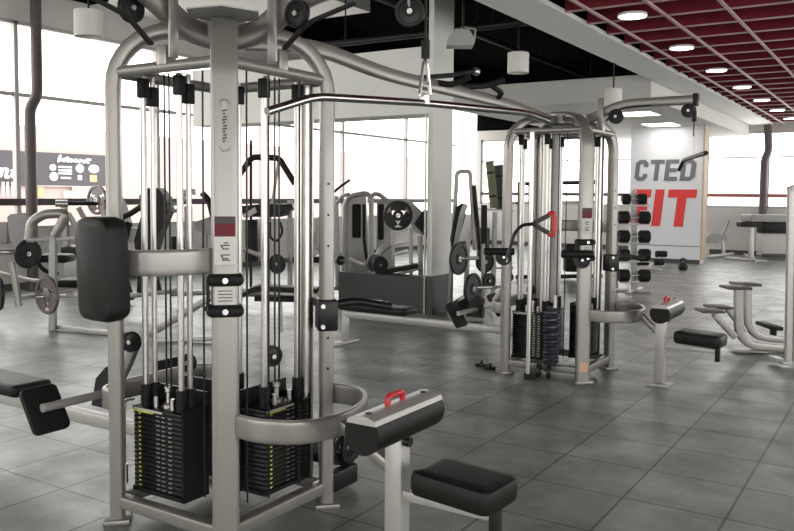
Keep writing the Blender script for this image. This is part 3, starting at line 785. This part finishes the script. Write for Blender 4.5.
# small black slippers on the floor
for n, (u, v) in enumerate(((481.5, 366.5), (490, 369.3))):
    p_ = gnd(u, v)
    m = MB(); m.rpad((0, 0, .011), (.12, .07, .022), None, .034, .006); 
    o = thing('slipper', ('black slipper on the floor tiles, left one of the pair', 'black slipper on the floor tiles, right one of the pair')[n], 'slipper', p_, .35, 'black slippers on the floor')
    m.build('sole', RUBBER, o); MB().tube([(0, -.038, .018), (.0, -.02, .05), (0, .02, .05), (0, .038, .018)], .011, .03, 8).build('strap', PLASTIC, o)

# ================================================================= BACKGROUND EQUIPMENT
class Bg:
    def __init__(s, name, label, cat, u, v, d=None, group=None):
        if d is None:
            g = gnd(u, v); s.d = -g.x*sin(YAW)+g.y*cos(YAW)
        else:
            s.d = d; g = at(u, v, d); g.z = 0
        s.o = Vector((g.x, g.y, 0)); s.t = thing(name, label, cat, s.o, YAW, group); s.k = s.d/F
    def P(s, u, v, dy=0):
        w = at(u, v, s.d+dy)-s.o
        x = w.x*cos(YAW)+w.y*sin(YAW); y = -w.x*sin(YAW)+w.y*cos(YAW)
        return Vector((x, y, max(w.z, .012)))
    def tube(s, nm, m, pts, rpx, fil=.06, par=None):
        return MB().tube([s.P(*q) for q in pts], rpx*s.k, fil, 10).build(nm, m, par or s.t)
    def bar(s, nm, m, pts, wpx, hpx, fil=.05):
        P = [s.P(*q) for q in pts]
        t_ = (P[1]-P[0]).normalized(); n0 = Vector((0, 0, 1)) if abs(t_.z) < .9 else Vector((1, 0, 0))
        return MB().sweep(P, oval(hpx*s.k, wpx*s.k, 12, .35), n0, fil).build(nm, m, s.t)
    def box(s, nm, m, u0, v0, u1, v1, dy0, dy1, bev=.015, par=None, ry=0):
        a, b = s.P(u0, v1, dy0), s.P(u1, v0, dy0); b.y = dy1
        c = (a+b)/2; sz = b-a
        return MB().box(c, (abs(sz.x), abs(sz.y), abs(sz.z)), (0, ry, 0) if ry else None, min(bev, min(abs(q) for q in sz)*.4)).build(nm, m, par or s.t)
    def poly(s, nm, m, pts, dy, th, par=None):
        P = [s.P(u, v, dy) for u, v in pts]
        return MB().prism([(q.x, q.z) for q in P][::-1], (0, P[0].y+th, 0), (1, 0, 0), (0, 0, 1), th).build(nm, m, par or s.t)
def plate(u, v, d, r, yaw, label, m=IRON, grips=True, group='weight plates on the machines', touch=False):
    c = at(u, v, d)
    if touch: c.z = r+.002
    t = thing('weight_plate', label, 'weight plate', c, YAW+yaw, group)
    b = MB(); 
    b.lathe([(r*.80, -.012), (r*.83, -.018), (r*.97, -.018), (r, -.010), (r, .010), (r*.97, .018), (r*.83, .018), (r*.80, .012), (r*.80, -.012)], (0, 0, 0), (0, 1, 0), 36)
    b.lathe([(r*.14, -.02), (r*.30, -.02), (r*.36, -.010), (r*.36, .010), (r*.30, .02), (r*.14, .02), (r*.14, -.02)], (0, 0, 0), (0, 1, 0), 28)
    if grips:
        for q in range(3):
            a = radians(90+120*q); b.box((cos(a)*r*.58, 0, sin(a)*r*.58), (r*.52, .016, r*1.02), (0, -a, 0))
    else: b.lathe([(r*.34, -.006), (r*.82, -.006), (r*.82, .006), (r*.34, .006), (r*.34, -.006)], (0, 0, 0), (0, 1, 0), 36)
    b.build('disc', m, t)
    b = MB(); b.lathe([(r*.10, -.022), (r*.15, -.022), (r*.15, .022), (r*.10, .022), (r*.10, -.022)], (0, 0, 0), (0, 1, 0), 24); b.build('hub_ring', STEELC, t)
    return t

# A. plate-loaded row machine by the left windows
B = Bg('plate_loaded_machine', 'grey plate-loaded seated machine by the left windows with fat curved tube and grey back pad', 'exercise machine', 53, 331)
B.bar('frame_post', GREYM, [(53, 331), (53, 238)], 7, 7)
B.bar('cross_bar', GREYM, [(26, 240, -.1), (76, 239, .1)], 4, 4)
B.tube('curved_tube', SILVER, [(29, 242, .1), (31, 222, .1), (44, 214, .1), (66, 213, .1), (61, 225, .1), (54, 236, .1)], 5)
B.bar('floor_tube', SILVER2, [(50, 326, .1), (86, 330, -.15), (120, 334, -.3)], 5, 5)
B.bar('front_leg', SILVER, [(12, 262, .1), (15, 280, .1), (19, 306, .1)], 6, 6)
B.bar('base_tube', SILVER, [(20, 298, .15), (60, 292, .4), (95, 285, .8)], 4, 4)
B.bar('base_tube', SILVER, [(-4, 272, .4), (30, 280, .3), (52, 282, .2)], 3.5, 3.5)
B.poly('back_pad', PADG, [(7, 217), (11, 214), (22, 213), (26, 218), (31, 243), (28, 247), (14, 246), (10, 240)], .25, .10)
B.box('side_pad', PADG, -8, 222, 7, 244, .5, .62, .03)
B.tube('plate_horn', CHROME, [(-1, 252, -.05), (24, 252, .1)], 3, 0)
B.tube('plate_horn', CHROME, [(36, 297, -.05), (60, 295, .1)], 2.2, 0)
B.tube('seat_link', DARKM, [(28, 250, .1), (44, 271, .2), (58, 274, .3)], 2.2)
B.box('lower_seat', VINYL, 36, 255, 66, 263, .2, .5, .03)
B.box('side_step', VINYL, 55, 280, 92, 288, .5, .9, .03)
dA = B.d
plate(28, 254, dA+.06, .165, 1.0, 'small black weight plate on the upper horn of the left plate-loaded machine', IRON, False)
plate(47, 295, dA-.02, .215, -.6, 'grey three-grip weight plate low on the front of the left plate-loaded machine', IRONG)
plate(-1, 293, dA+.3, .20, -.9, 'black weight plate cut off by the left edge of the photo', IRON)
# barbell rack behind it
B = Bg('bench_press_rack', 'pale bench press rack holding a loaded barbell in front of the left windows', 'exercise rack', 75, 292, 11.6)
for u in (64, 104): B.bar('upright', SILVER, [(u+6, 296, .1), (u, 205, .1)], 7, 6)
B.bar('diagonal_brace', SILVER2, [(68, 213, .2), (90, 250, .3)], 6, 6)
B.bar('diagonal_brace', SILVER2, [(78, 207, .25), (92, 232, .35)], 5, 5)
B.box('bench_pad', VINYL, 60, 247, 96, 256, -.1, .5, .03)
B.box('bench_base', GREYM, 64, 257, 92, 278, .0, .35, .02)
B.bar('base_foot', SILVER, [(58, 296, .1), (110, 297, .1)], 5, 4)
b0, b1 = at(57, 203.5, 11.5), at(122, 203.5, 11.9)
t = thing('barbell', 'dark barbell resting across the pale rack by the left windows', 'barbell', b0)
MB().cyl((0, 0, 0), b1-b0, .028, 14).build('bar', DARKM, t); 
dv = (b1-b0).normalized(); MB().cyl(dv*-.02, dv*.14, .05, 16).build('sleeve', STEELC, t)
plate(97, 200, 11.75, .215, -.55, 'weight plate on the barbell against the bright left windows', IRONG)

# C. machines seen through the near tower, left part
B = Bg('shoulder_press_machine', 'black upright machine with tapered back seen between the near tower guide rods', 'exercise machine', 148, 290, 10.2)
B.poly('back_shell', DARKM, [(139, 196), (146, 188), (158, 188), (166, 198), (168, 212), (158, 236), (150, 264), (137, 264), (134, 240), (141, 216)], .0, .30)
B.bar('frame_leg', DARKM, [(142, 262, .1), (140, 296, .1)], 7, 6)
B.bar('frame_leg', DARKM, [(152, 258, .2), (160, 293, .2)], 5, 5)
B.bar('base_bar', SILVER, [(128, 296, .0), (180, 290, .3)], 5, 5)
B.tube('handle_bar', DARKM, [(120, 218, .0), (130, 214, .0), (142, 206, .0)], 3)
B.tube('handle_bar', GREYM, [(164, 203, .1), (182, 204, .2)], 2)
B.tube('handle_bar', GREYM, [(164, 210, .1), (180, 211, .2)], 2)
B = Bg('recumbent_seat_machine', 'dark low machine with an x-shaped frame left of the tapered black machine', 'exercise machine', 118, 288, 11.2)
B.poly('seat_shell', VINYL, [(104, 200), (114, 194), (120, 206), (126, 226), (118, 236), (110, 226)], 0, .3)
B.bar('cross_leg', DARKM, [(112, 222, .1), (132, 300, .1)], 5, 5)
B.bar('cross_leg', DARKM, [(130, 222, .1), (110, 300, .1)], 5, 5)
B.box('console', mat('pale_grey_plastic', (.40, .40, .39), .5), 124, 228, 139, 242, .1, .3, .02)
B = Bg('chest_press_machine', 'pale framed seated machine with grey pads seen left of the near tower front upright', 'exercise machine', 192, 292, 11)
B.bar('frame_post', SILVER2, [(180, 296, .2), (180, 204, .2), (184, 192, .2), (196, 192, .2)], 6, 6)
B.box('back_pad', PADG, 184, 206, 191, 240, .1, .2, .02)
B.poly('seat_pad', PADG, [(195, 222), (212, 216), (216, 228), (212, 236), (196, 230)], .1, .35)
B.tube('lever_arm', DARKM, [(202, 193, .1), (209, 200, .1), (214, 222, .1)], 3)
B.box('weight_housing', DARKM, 171, 236, 182, 254, .2, .4, .02)
B.bar('base_bar', SILVER, [(170, 294, .1), (222, 292, .2)], 5, 5)
B.tube('seat_post', SILVER, [(205, 230, .2), (205, 292, .2)], 3)

# F. decline bench behind the near tower
B = Bg('decline_bench', 'black and silver decline bench lying low behind the near cable tower', 'bench', 230, 330, 8.4)
B.bar('long_tube', SILVER, [(150, 334, .2), (212, 297, .1), (250, 293, .1), (318, 296, .0)], 7, 7)
B.bar('lower_tube', SILVER2, [(152, 350, .0), (230, 338, .0)], 5, 5)
B.bar('thin_pad', VINYL, [(206, 308, -.05), (238, 298, -.05), (256, 287, -.05), (318, 290, -.05)], 26, 5)
B.bar('end_pad', VINYL, [(256, 298, -.08), (300, 299, -.08), (318, 303, -.08)], 20, 5)
B.bar('leg', SILVER2, [(280, 296, .1), (281, 332, .1)], 4, 4)
B.bar('leg', SILVER2, [(215, 300, .1), (214, 342, .1)], 4, 4)
B.bar('leg', SILVER2, [(154, 335, .1), (154, 352, .1)], 4, 4)

# E. machine with dark arch behind the near tower
B = Bg('leg_curl_machine', 'dark arched machine seen through the right side of the near tower', 'exercise machine', 265, 290, 10.8)
B.tube('arch_tube', DARKM, [(240, 174, 0), (252, 157, 0), (279, 158, 0), (295, 184, 0)], 3)
B.bar('mast', DARKM, [(251, 296, .1), (251, 140, .1)], 2.6, 2.6)
B.bar('slanted_post', GREYM, [(268, 230, .1), (279, 160, .1)], 3, 3)
B.poly('tray_pad', VINYL, [(241, 206), (262, 204), (292, 204), (293, 208), (281, 217), (243, 217)], -.1, .5)
B.poly('side_pad', GREYM, [(242, 215), (255, 207), (257, 212), (246, 219)], -.15, .04)
B.box('weight_housing', DARKM, 245, 220, 257, 262, .1, .4, .02)
B.bar('frame_post', SILVER, [(269, 292, .0), (267, 216, .0)], 4, 4)
B.bar('frame_post', GREYM, [(290, 292, .3), (290, 200, .3)], 5, 5)
B.bar('slanted_bar', SILVER, [(242, 248, .1), (262, 256, .1), (276, 262, .1)], 5, 5)
B.bar('base_bar', SILVER, [(238, 291, .1), (300, 288, .2)], 5, 5)
B.tube('loop_handle', DARKM, [(270, 222, -.1), (270, 238, -.1), (277, 242, -.1), (283, 232, -.1), (280, 222, -.1)], 1.3)
plate(277, 264, 10.7, .13, -.5, 'black weight plate behind the near tower guide rods', IRON, False)
B = Bg('leg_press_sled', 'slanted grey sled machine right of the arched machine behind the near tower', 'exercise machine', 318, 284, 11.6)
B.bar('slanted_rail', GREYM, [(316, 250, .0), (326, 205, .0)], 5, 5)
B.bar('slanted_rail', SILVER, [(300, 292, .1), (322, 212, .1)], 4, 4)
B.box('dark_pad', VINYL, 313, 257, 325, 263, -.1, .4, .02)
B.bar('base_bar', SILVER, [(298, 290, .0), (345, 288, .2)], 4, 4)
B.bar('frame_post', GREYM, [(338, 290, .2), (336, 196, .2)], 5, 5)
B.tube('bent_handle', DARKM, [(334, 192, -.1), (341, 186, -.1), (350, 180, -.1)], 1.3)
B.tube('bent_handle', GREYM, [(336, 204, -.1), (342, 196, -.1), (350, 194, -.1)], 1.6)

# G. selectorised machine behind the plinth
B = Bg('selector_weight_machine', 'tall grey shrouded weight machine with rounded top behind the charcoal plinth', 'exercise machine', 366, 280, 12.6)
B.poly('shroud', SILVER, [(345, 282), (346, 202), (350, 196), (358, 193), (366, 194), (369, 282)], .1, .45)
B.tube('frame_arch', GREYM, [(343, 282, .0), (345, 203, .0), (350, 196, .0), (366, 193, .0), (371, 197, .0), (372, 282, .0)], 2.4)
B.box('weight_slot', DARKM, 352, 204, 361, 238, .06, .12, .03)
B.tube('dark_strip', DARKM, [(364, 204, .05), (364, 240, .05), (367, 262, .05)], 1.5)
B.poly('side_shroud', GREYM, [(376, 282), (377, 200), (383, 199), (392, 206), (392, 282)], .3, .3)
B.box('side_slot', DARKM, 378, 204, 384, 240, .26, .32, .02)
B.tube('frame_arch', GREYM, [(371, 282, .2), (372, 194, .2), (379, 194, .2), (391, 204, .2)], 2)
# H. plate loaded leg press
B = Bg('leg_press_machine', 'plate-loaded leg press with angled silver carriage behind the charcoal plinth', 'exercise machine', 405, 282, 11.4)
B.poly('carriage', GREYM, [(404, 205), (409, 199), (427, 216), (424, 236), (414, 232)], .0, .35)
B.bar('carriage_rail', SILVER, [(407, 201, -.1), (426, 219, -.1)], 3, 3)
B.bar('frame_post', SILVER2, [(393, 284, .1), (393, 226, .1)], 4, 4)
B.bar('frame_post', SILVER2, [(411, 284, .1), (411, 228, .1)], 4, 4)
B.bar('frame_post', SILVER, [(421, 284, .0), (420, 236, .0)], 5, 5)
for v in (232, 244, 254): B.bar('storage_peg', CHROME, [(394, v, .0), (408, v-3, .0)], 4, 3)
B.poly('foot_pad', VINYL, [(414, 224), (425, 208), (429, 213), (428, 240)], -.15, .12)
B.bar('seat_pad', VINYL, [(370, 277, -.2), (392, 270, -.2), (418, 265, -.2)], 20, 5)
B.bar('seat_rail', SILVER, [(368, 281, -.25), (395, 275, -.25), (420, 268, -.25)], 5, 3)
B.tube('curved_arm', GREYM, [(375, 262, -.1), (381, 250, -.1), (390, 244, -.1)], 3.5)
B.bar('lower_rail', SILVER2, [(350, 258, .1), (362, 264, .0), (372, 262, .0)], 4, 4)
plate(398, 215.5, 11.05, .205, .25, 'black three-grip weight plate on the leg press beside the column', IRON)
plate(380, 265, 11.0, .12, .5, 'black weight plate low on the leg press behind the plinth', IRON, False)
plate(374, 263, 11.15, .12, .6, 'grey weight plate tucked behind the low black plate of the leg press', IRONG, False)

# I. plate-loaded bench right of the column
B = Bg('incline_press_machine', 'grey plate-loaded incline press with tall portal frame right of the column', 'exercise machine', 466, 316, 10.2)
B.bar('portal_frame', SILVER, [(449, 312, .3), (457, 172, .3), (470, 171, .3), (475, 250, .3)], 4.5, 4.5)
B.tube('guide_tube', DARKM, [(474, 185, .25), (480, 250, .25)], 2)
B.bar('lever_arm', GREYM, [(453, 258, .1), (462, 214, .0), (466, 204, .0)], 5, 5)
B.poly('back_pad', VINYL, [(456, 208), (463, 203), (466, 214), (460, 236), (453, 252), (451, 240)], .05, .2)
B.bar('front_tube', SILVER, [(468, 240, .1), (467, 268, .1), (465, 306, .1)], 5, 5)
B.bar('front_tube', SILVER, [(483, 244, .2), (483, 296, .2)], 4, 4)
B.tube('plate_horn', CHROME, [(453, 259, -.1), (478, 258, .1)], 1.8, 0)
B.tube('plate_horn', CHROME, [(466, 288, -.1), (492, 287, .0)], 1.5, 0)
B.box('floor_mat', MATG, 450, 314, 484, 334, -.35, .45, .01)
B.poly('seat_pad', VINYL, [(452, 306), (468, 296), (482, 297), (480, 308), (470, 322), (453, 322)], -.1, .3)
dI = B.d
plate(459, 259, dI-.05, .20, .9, 'large black weight plate on the upper horn of the incline press right of the column', IRON, False)
plate(473, 289, dI-.15, .20, .95, 'large black weight plate on the lower horn of the incline press', IRON, False)
plate(489, 281, dI+.1, .10, .6, 'small grey-black weight plate behind the lower horn of the incline press', IRON, False)
plate(485, 262, dI+.35, .14, .5, 'black weight plate behind the roller grip of the rear tower', IRON, False)
# J. rolled mats
B = Bg('mat_stand', 'slim stand with upright rolled mats near the far left windows', 'stand', 500, 282, 15.5)
B.bar('post', SILVER2, [(486, 285, .1), (486, 206, .1)], 2, 2)
B.bar('post', SILVER2, [(511, 285, .1), (511, 206, .1)], 2, 2)
B.bar('shelf', SILVER2, [(478, 209, .0), (513, 211, .0)], 6, 2)
B.bar('lower_shelf', GREYM, [(484, 268, .0), (513, 268, .0)], 6, 2)
for (u0, u1, v0, v1, m_, lab) in ((489.5, 494, 161, 207, FOAMG, 'olive rolled exercise mat standing upright on the slim stand'), (498.5, 501.5, 165, 208, FOAMD, 'dark teal rolled exercise mat standing upright beside the olive one')):
    dd_ = 15.5 if m_ is FOAMG else 15.75; p_, q_ = at(u1, v1+1, dd_), at(u0, v0, dd_)
    t = thing('rolled_mat', lab, 'exercise mat', p_, 0, 'rolled mats on the stand')
    r = (4.2 if m_ is FOAMG else 6)*15.5/F
    MB().tube([(0, 0, 0), q_-p_], r, 0, 18).build('roll', m_, t); b = MB()
    dvv = (q_-p_).normalized(); 
    for s_ in (.25, .75): b.tube([(q_-p_)*s_-dvv*.02, (q_-p_)*s_+dvv*.02], r*1.04, 0, 18)
    b.build('strap', PLASTIC, t)
B = Bg('cable_column_machine', 'dark narrow weight column behind the incline press', 'exercise machine', 485, 288, 13.6)
B.bar('post', DARKM, [(484, 290, .1), (484, 205, .1)], 6, 6)
B.bar('post', GREYM, [(493, 290, .1), (495, 212, .1)], 5, 5)
B.box('weight_block', mat('blue_black_paint', (.03, .03, .055), .4), 478, 228, 490, 262, .1, .4, .02)
B.bar('base_bar', GREYM, [(474, 291, .1), (505, 290, .1)], 4, 3)

B = Bg('power_rack', 'dark power rack standing behind the rear cable tower', 'exercise rack', 560, 276, 15.0)
for u in (520, 556, 598): B.bar('upright', DARKM, [(u, 276, .0), (u, 182, .0)], 5, 5)
for u in (530, 590): B.bar('rear_upright', GREYM, [(u, 274, .7), (u, 184, .7)], 4, 4)
B.bar('top_bar', DARKM, [(518, 184, .0), (600, 182, .0)], 4, 4)
B.bar('cross_bar', SILVER2, [(505, 203, .1), (602, 202, .1)], 3, 3)
B.box('weight_block', DARKM, 536, 236, 552, 272, .3, .6, .02)
B.box('weight_block', DARKM, 566, 244, 586, 272, .3, .6, .02)
B.bar('base_bar', DARKM, [(516, 277, .0), (602, 276, .0)], 4, 4)
# K. dumbbell tree
B = Bg('dumbbell_rack', 'upright grey dumbbell rack standing in front of the sign wall', 'dumbbell rack', 634, 292)
dK = B.d
B.bar('post', GREYM, [(634, 291, .0), (634, 190, .0)], 5, 5)
B.bar('post', SILVER, [(616, 291, .4), (616, 190, .4)], 4, 4)
B.bar('foot', SILVER2, [(615, 291, .1), (652, 292, -.25)], 4, 3)
B.bar('foot', SILVER2, [(627, 296, -.35), (641, 288, .3)], 4, 3)
rowv = [(199, 640), (217.5, 643), (236.5, 643), (255, 642), (275.5, 642)]
for v, u in rowv: B.bar('cradle', SILVER2, [(620, v+6.5, -.12), (650, v+6.5, -.12)], 2, 2)
words = ['topmost', 'second from the top', 'third from the top', 'fourth from the top', 'lowest']
def dumbbell(c, axis, r, L_, label, group):
    t = thing('dumbbell', label, 'dumbbell', c, 0, group)
    ax = Vector(axis).normalized()
    for s in (-1, 1):
        h = MB(); h.lathe([(0, 0), (r*.8, 0), (r, r*.2), (r, L_*.34-r*.2), (r*.8, L_*.34), (0, L_*.34)], ax*s*L_*.16, ax*s, 20); h.build('head', RUBBER, t)
    MB().cyl(-ax*L_*.17, ax*L_*.17, .016, 10).build('handle', CHROME, t)
    return t
vx = Vector((cos(YAW), sin(YAW), 0))
for i, ((v, u), w_) in enumerate(zip(rowv, words)):
    c = at(634, v, dK-.14)
    dumbbell(c, vx, 6.4*dK/F if i else 5.4*dK/F, (31 if i else 24)*dK/F, 'black rubber dumbbell on the upright rack before the sign, %s' % w_, 'dumbbells on the upright rack')
# L. low roller bench by the sign
B = Bg('roller_pad_bench', 'low pale bench with black foam rollers at the foot of the sign wall', 'bench', 655, 271)
B.bar('curved_foot', SILVER2, [(632, 271, .0), (655, 268, .0), (661, 273, .0)], 3, 3)
B.bar('curved_foot', SILVER2, [(645, 265, .6), (668, 266, .6), (671, 271, .6)], 3, 3)
B.bar('spine', SILVER2, [(645, 270, .0), (660, 257, .5)], 3, 3)
for (u, v, dy) in ((645, 253, .2), (661, 254, .5), (643, 262, .0), (658, 262, .3)):
    a, b = B.P(u-5.5, v, dy), B.P(u+5.5, v, dy); MB().cyl(a, b, 3.4*B.k, 16, .01).build('foam_roller', RUBBER, B.t)
p_ = gnd(683, 270)
solo('kettlebell', MB().lathe([(0, 0), (.07, 0), (.10, .04), (.105, .09), (.08, .15), (.03, .175), (0, .18)], (0, 0, 0), (0, 0, 1), 20).tube([(-.06, 0, .14), (-.055, 0, .24), (.055, 0, .24), (.06, 0, .14)], .016, .04, 10), IRON, 'small black kettlebell on the floor at the foot of the sign wall', 'kettlebell', p_)

# M. far right equipment
B = Bg('utility_bench', 'pale adjustable bench by the far right windows', 'bench', 718, 258)
B.poly('seat_pad', MATG, [(706, 238), (712, 233), (725, 235), (727, 240), (716, 243), (707, 243)], .0, .5)
B.bar('back_frame', GREYM, [(722, 236, .1), (729, 221, .1)], 2.5, 2.5)
B.bar('leg', SILVER2, [(707, 256, .0), (708, 242, .1)], 3, 3)
B.bar('leg', SILVER2, [(724, 255, .3), (722, 240, .3)], 3, 3)
B.bar('base_rail', SILVER2, [(704, 257, .0), (733, 254, .3)], 3, 3)
B = Bg('preacher_stand', 'slim white stand with dark crosspiece near the far right windows', 'exercise stand', 752, 261)
B.bar('post', SILVER2, [(751, 259, .0), (751, 228, .0)], 4.5, 4.5)
B.box('crosspiece', DARKM, 741, 222, 761, 227, -.05, .25, .02)
B.box('top_pad', MATG, 750, 215, 790, 222, -.1, .5, .04)
B.bar('foot', SILVER2, [(725, 258, .1), (767, 262, -.2)], 3, 3)
B.bar('foot', SILVER2, [(745, 255, .5), (757, 264, -.4)], 3, 3)
B = Bg('bench_cabinet', 'long grey cabinet with dark open front under the far right windows', 'cabinet', 780, 255, 20.5)
B.box('body', WALLG, 762, 234, 800, 256, .1,   .45, .02)
B.box('open_niche', DARKM, 762, 222, 800, 233, .12, .45, .01)
B.box('worktop', SILVER2, 757, 217, 800, 222, .0, .48, .01)
B.box('kick_board', PLINTH, 763, 254, 800, 257, .05, .2, .005)

# N. double step / dip machine at the right
B = Bg('calf_step_frame', 'white double-tube frame with four dark step plates at the right edge', 'exercise machine', 750, 352)
dN = B.d
for s, dx, dy, dv_ in ((0, 0, 0, 0), (1, 9.5, .45, -6)):
    top = 287 if s == 0 else 283.5
    B.bar('bent_tube', SILVER2, [(738+dx, top+2, dy), (738+dx, 332+dv_, dy), (748+dx, 345+dv_*1.35, dy), (794, 349+dv_*1.4, dy)], 7.5, 7.5, .18)
    B.bar('slanted_tube', SILVER2, [(735+dx, 337+dv_, dy), (714+dx*1.4, 314+dv_, dy)], 6.5, 6.5)
    B.box('step_plate', STEPM, 729+dx, top+.7, 753+dx, top+3.0, dy-.12, dy+.14, .008)
    B.box('step_plate', STEPM, 703+dx*.95, 311.2+dv_*.65, 726+dx*.85, 313.6+dv_*.65, dy-.12, dy+.14, .008)
B.box('base_plate', SILVER2, 737, 352, 768, 355, -.1, .12, .004)
B = Bg('rack_frame', 'tall white machine frame with dark side panel cut by the right edge', 'exercise machine', 788, 366)
B.bar('front_post', SILVER2, [(788, 364, .0), (791, 188, .0)], 6, 6.5)
B.box('side_panel', GREYM, 792.5, 190, 806, 362, .06, .12, .02)
B.box('foot', SILVER2, 783, 362, 792, 365, -.1, .2, .004)
B.bar('top_bar', SILVER2, [(788, 190, .0), (806, 184, .0)], 6, 6)
B.box('low_step', DARKM, 773, 327, 784, 331, .4, .8, .01)
B.box('step_leg', DARKM, 774, 331, 777, 336, .45, .55, .005)

# ================================================================= CAMERA AND VIEW
cam = bpy.data.cameras.new('camera'); co = bpy.data.objects.new('camera', cam); COL.objects.link(co)
cam.sensor_width = 36; cam.sensor_fit = 'HORIZONTAL'; cam.lens = 36*F/794
cam.shift_y = SY/794*1.0
cam.clip_start = .05; cam.clip_end = 200
Rz = Matrix.Rotation(YAW, 4, 'Z') @ Matrix.Rotation(pi/2-PIT, 4, 'X') @ Matrix.Rotation(ROL, 4, 'Z')
co.matrix_world = Matrix.Translation(EYE) @ Rz
SC.camera = co
SC.view_settings.view_transform = 'Standard'; SC.view_settings.look = 'None'
SC.view_settings.gamma = 1; SC.view_settings.use_curve_mapping = False
SC.view_settings.exposure = 1.0
SC.cycles.max_bounces = 8; SC.cycles.diffuse_bounces = 5; SC.cycles.glossy_bounces = 4
SC.cycles.use_denoising = True
SC.cycles.sample_clamp_indirect = 8
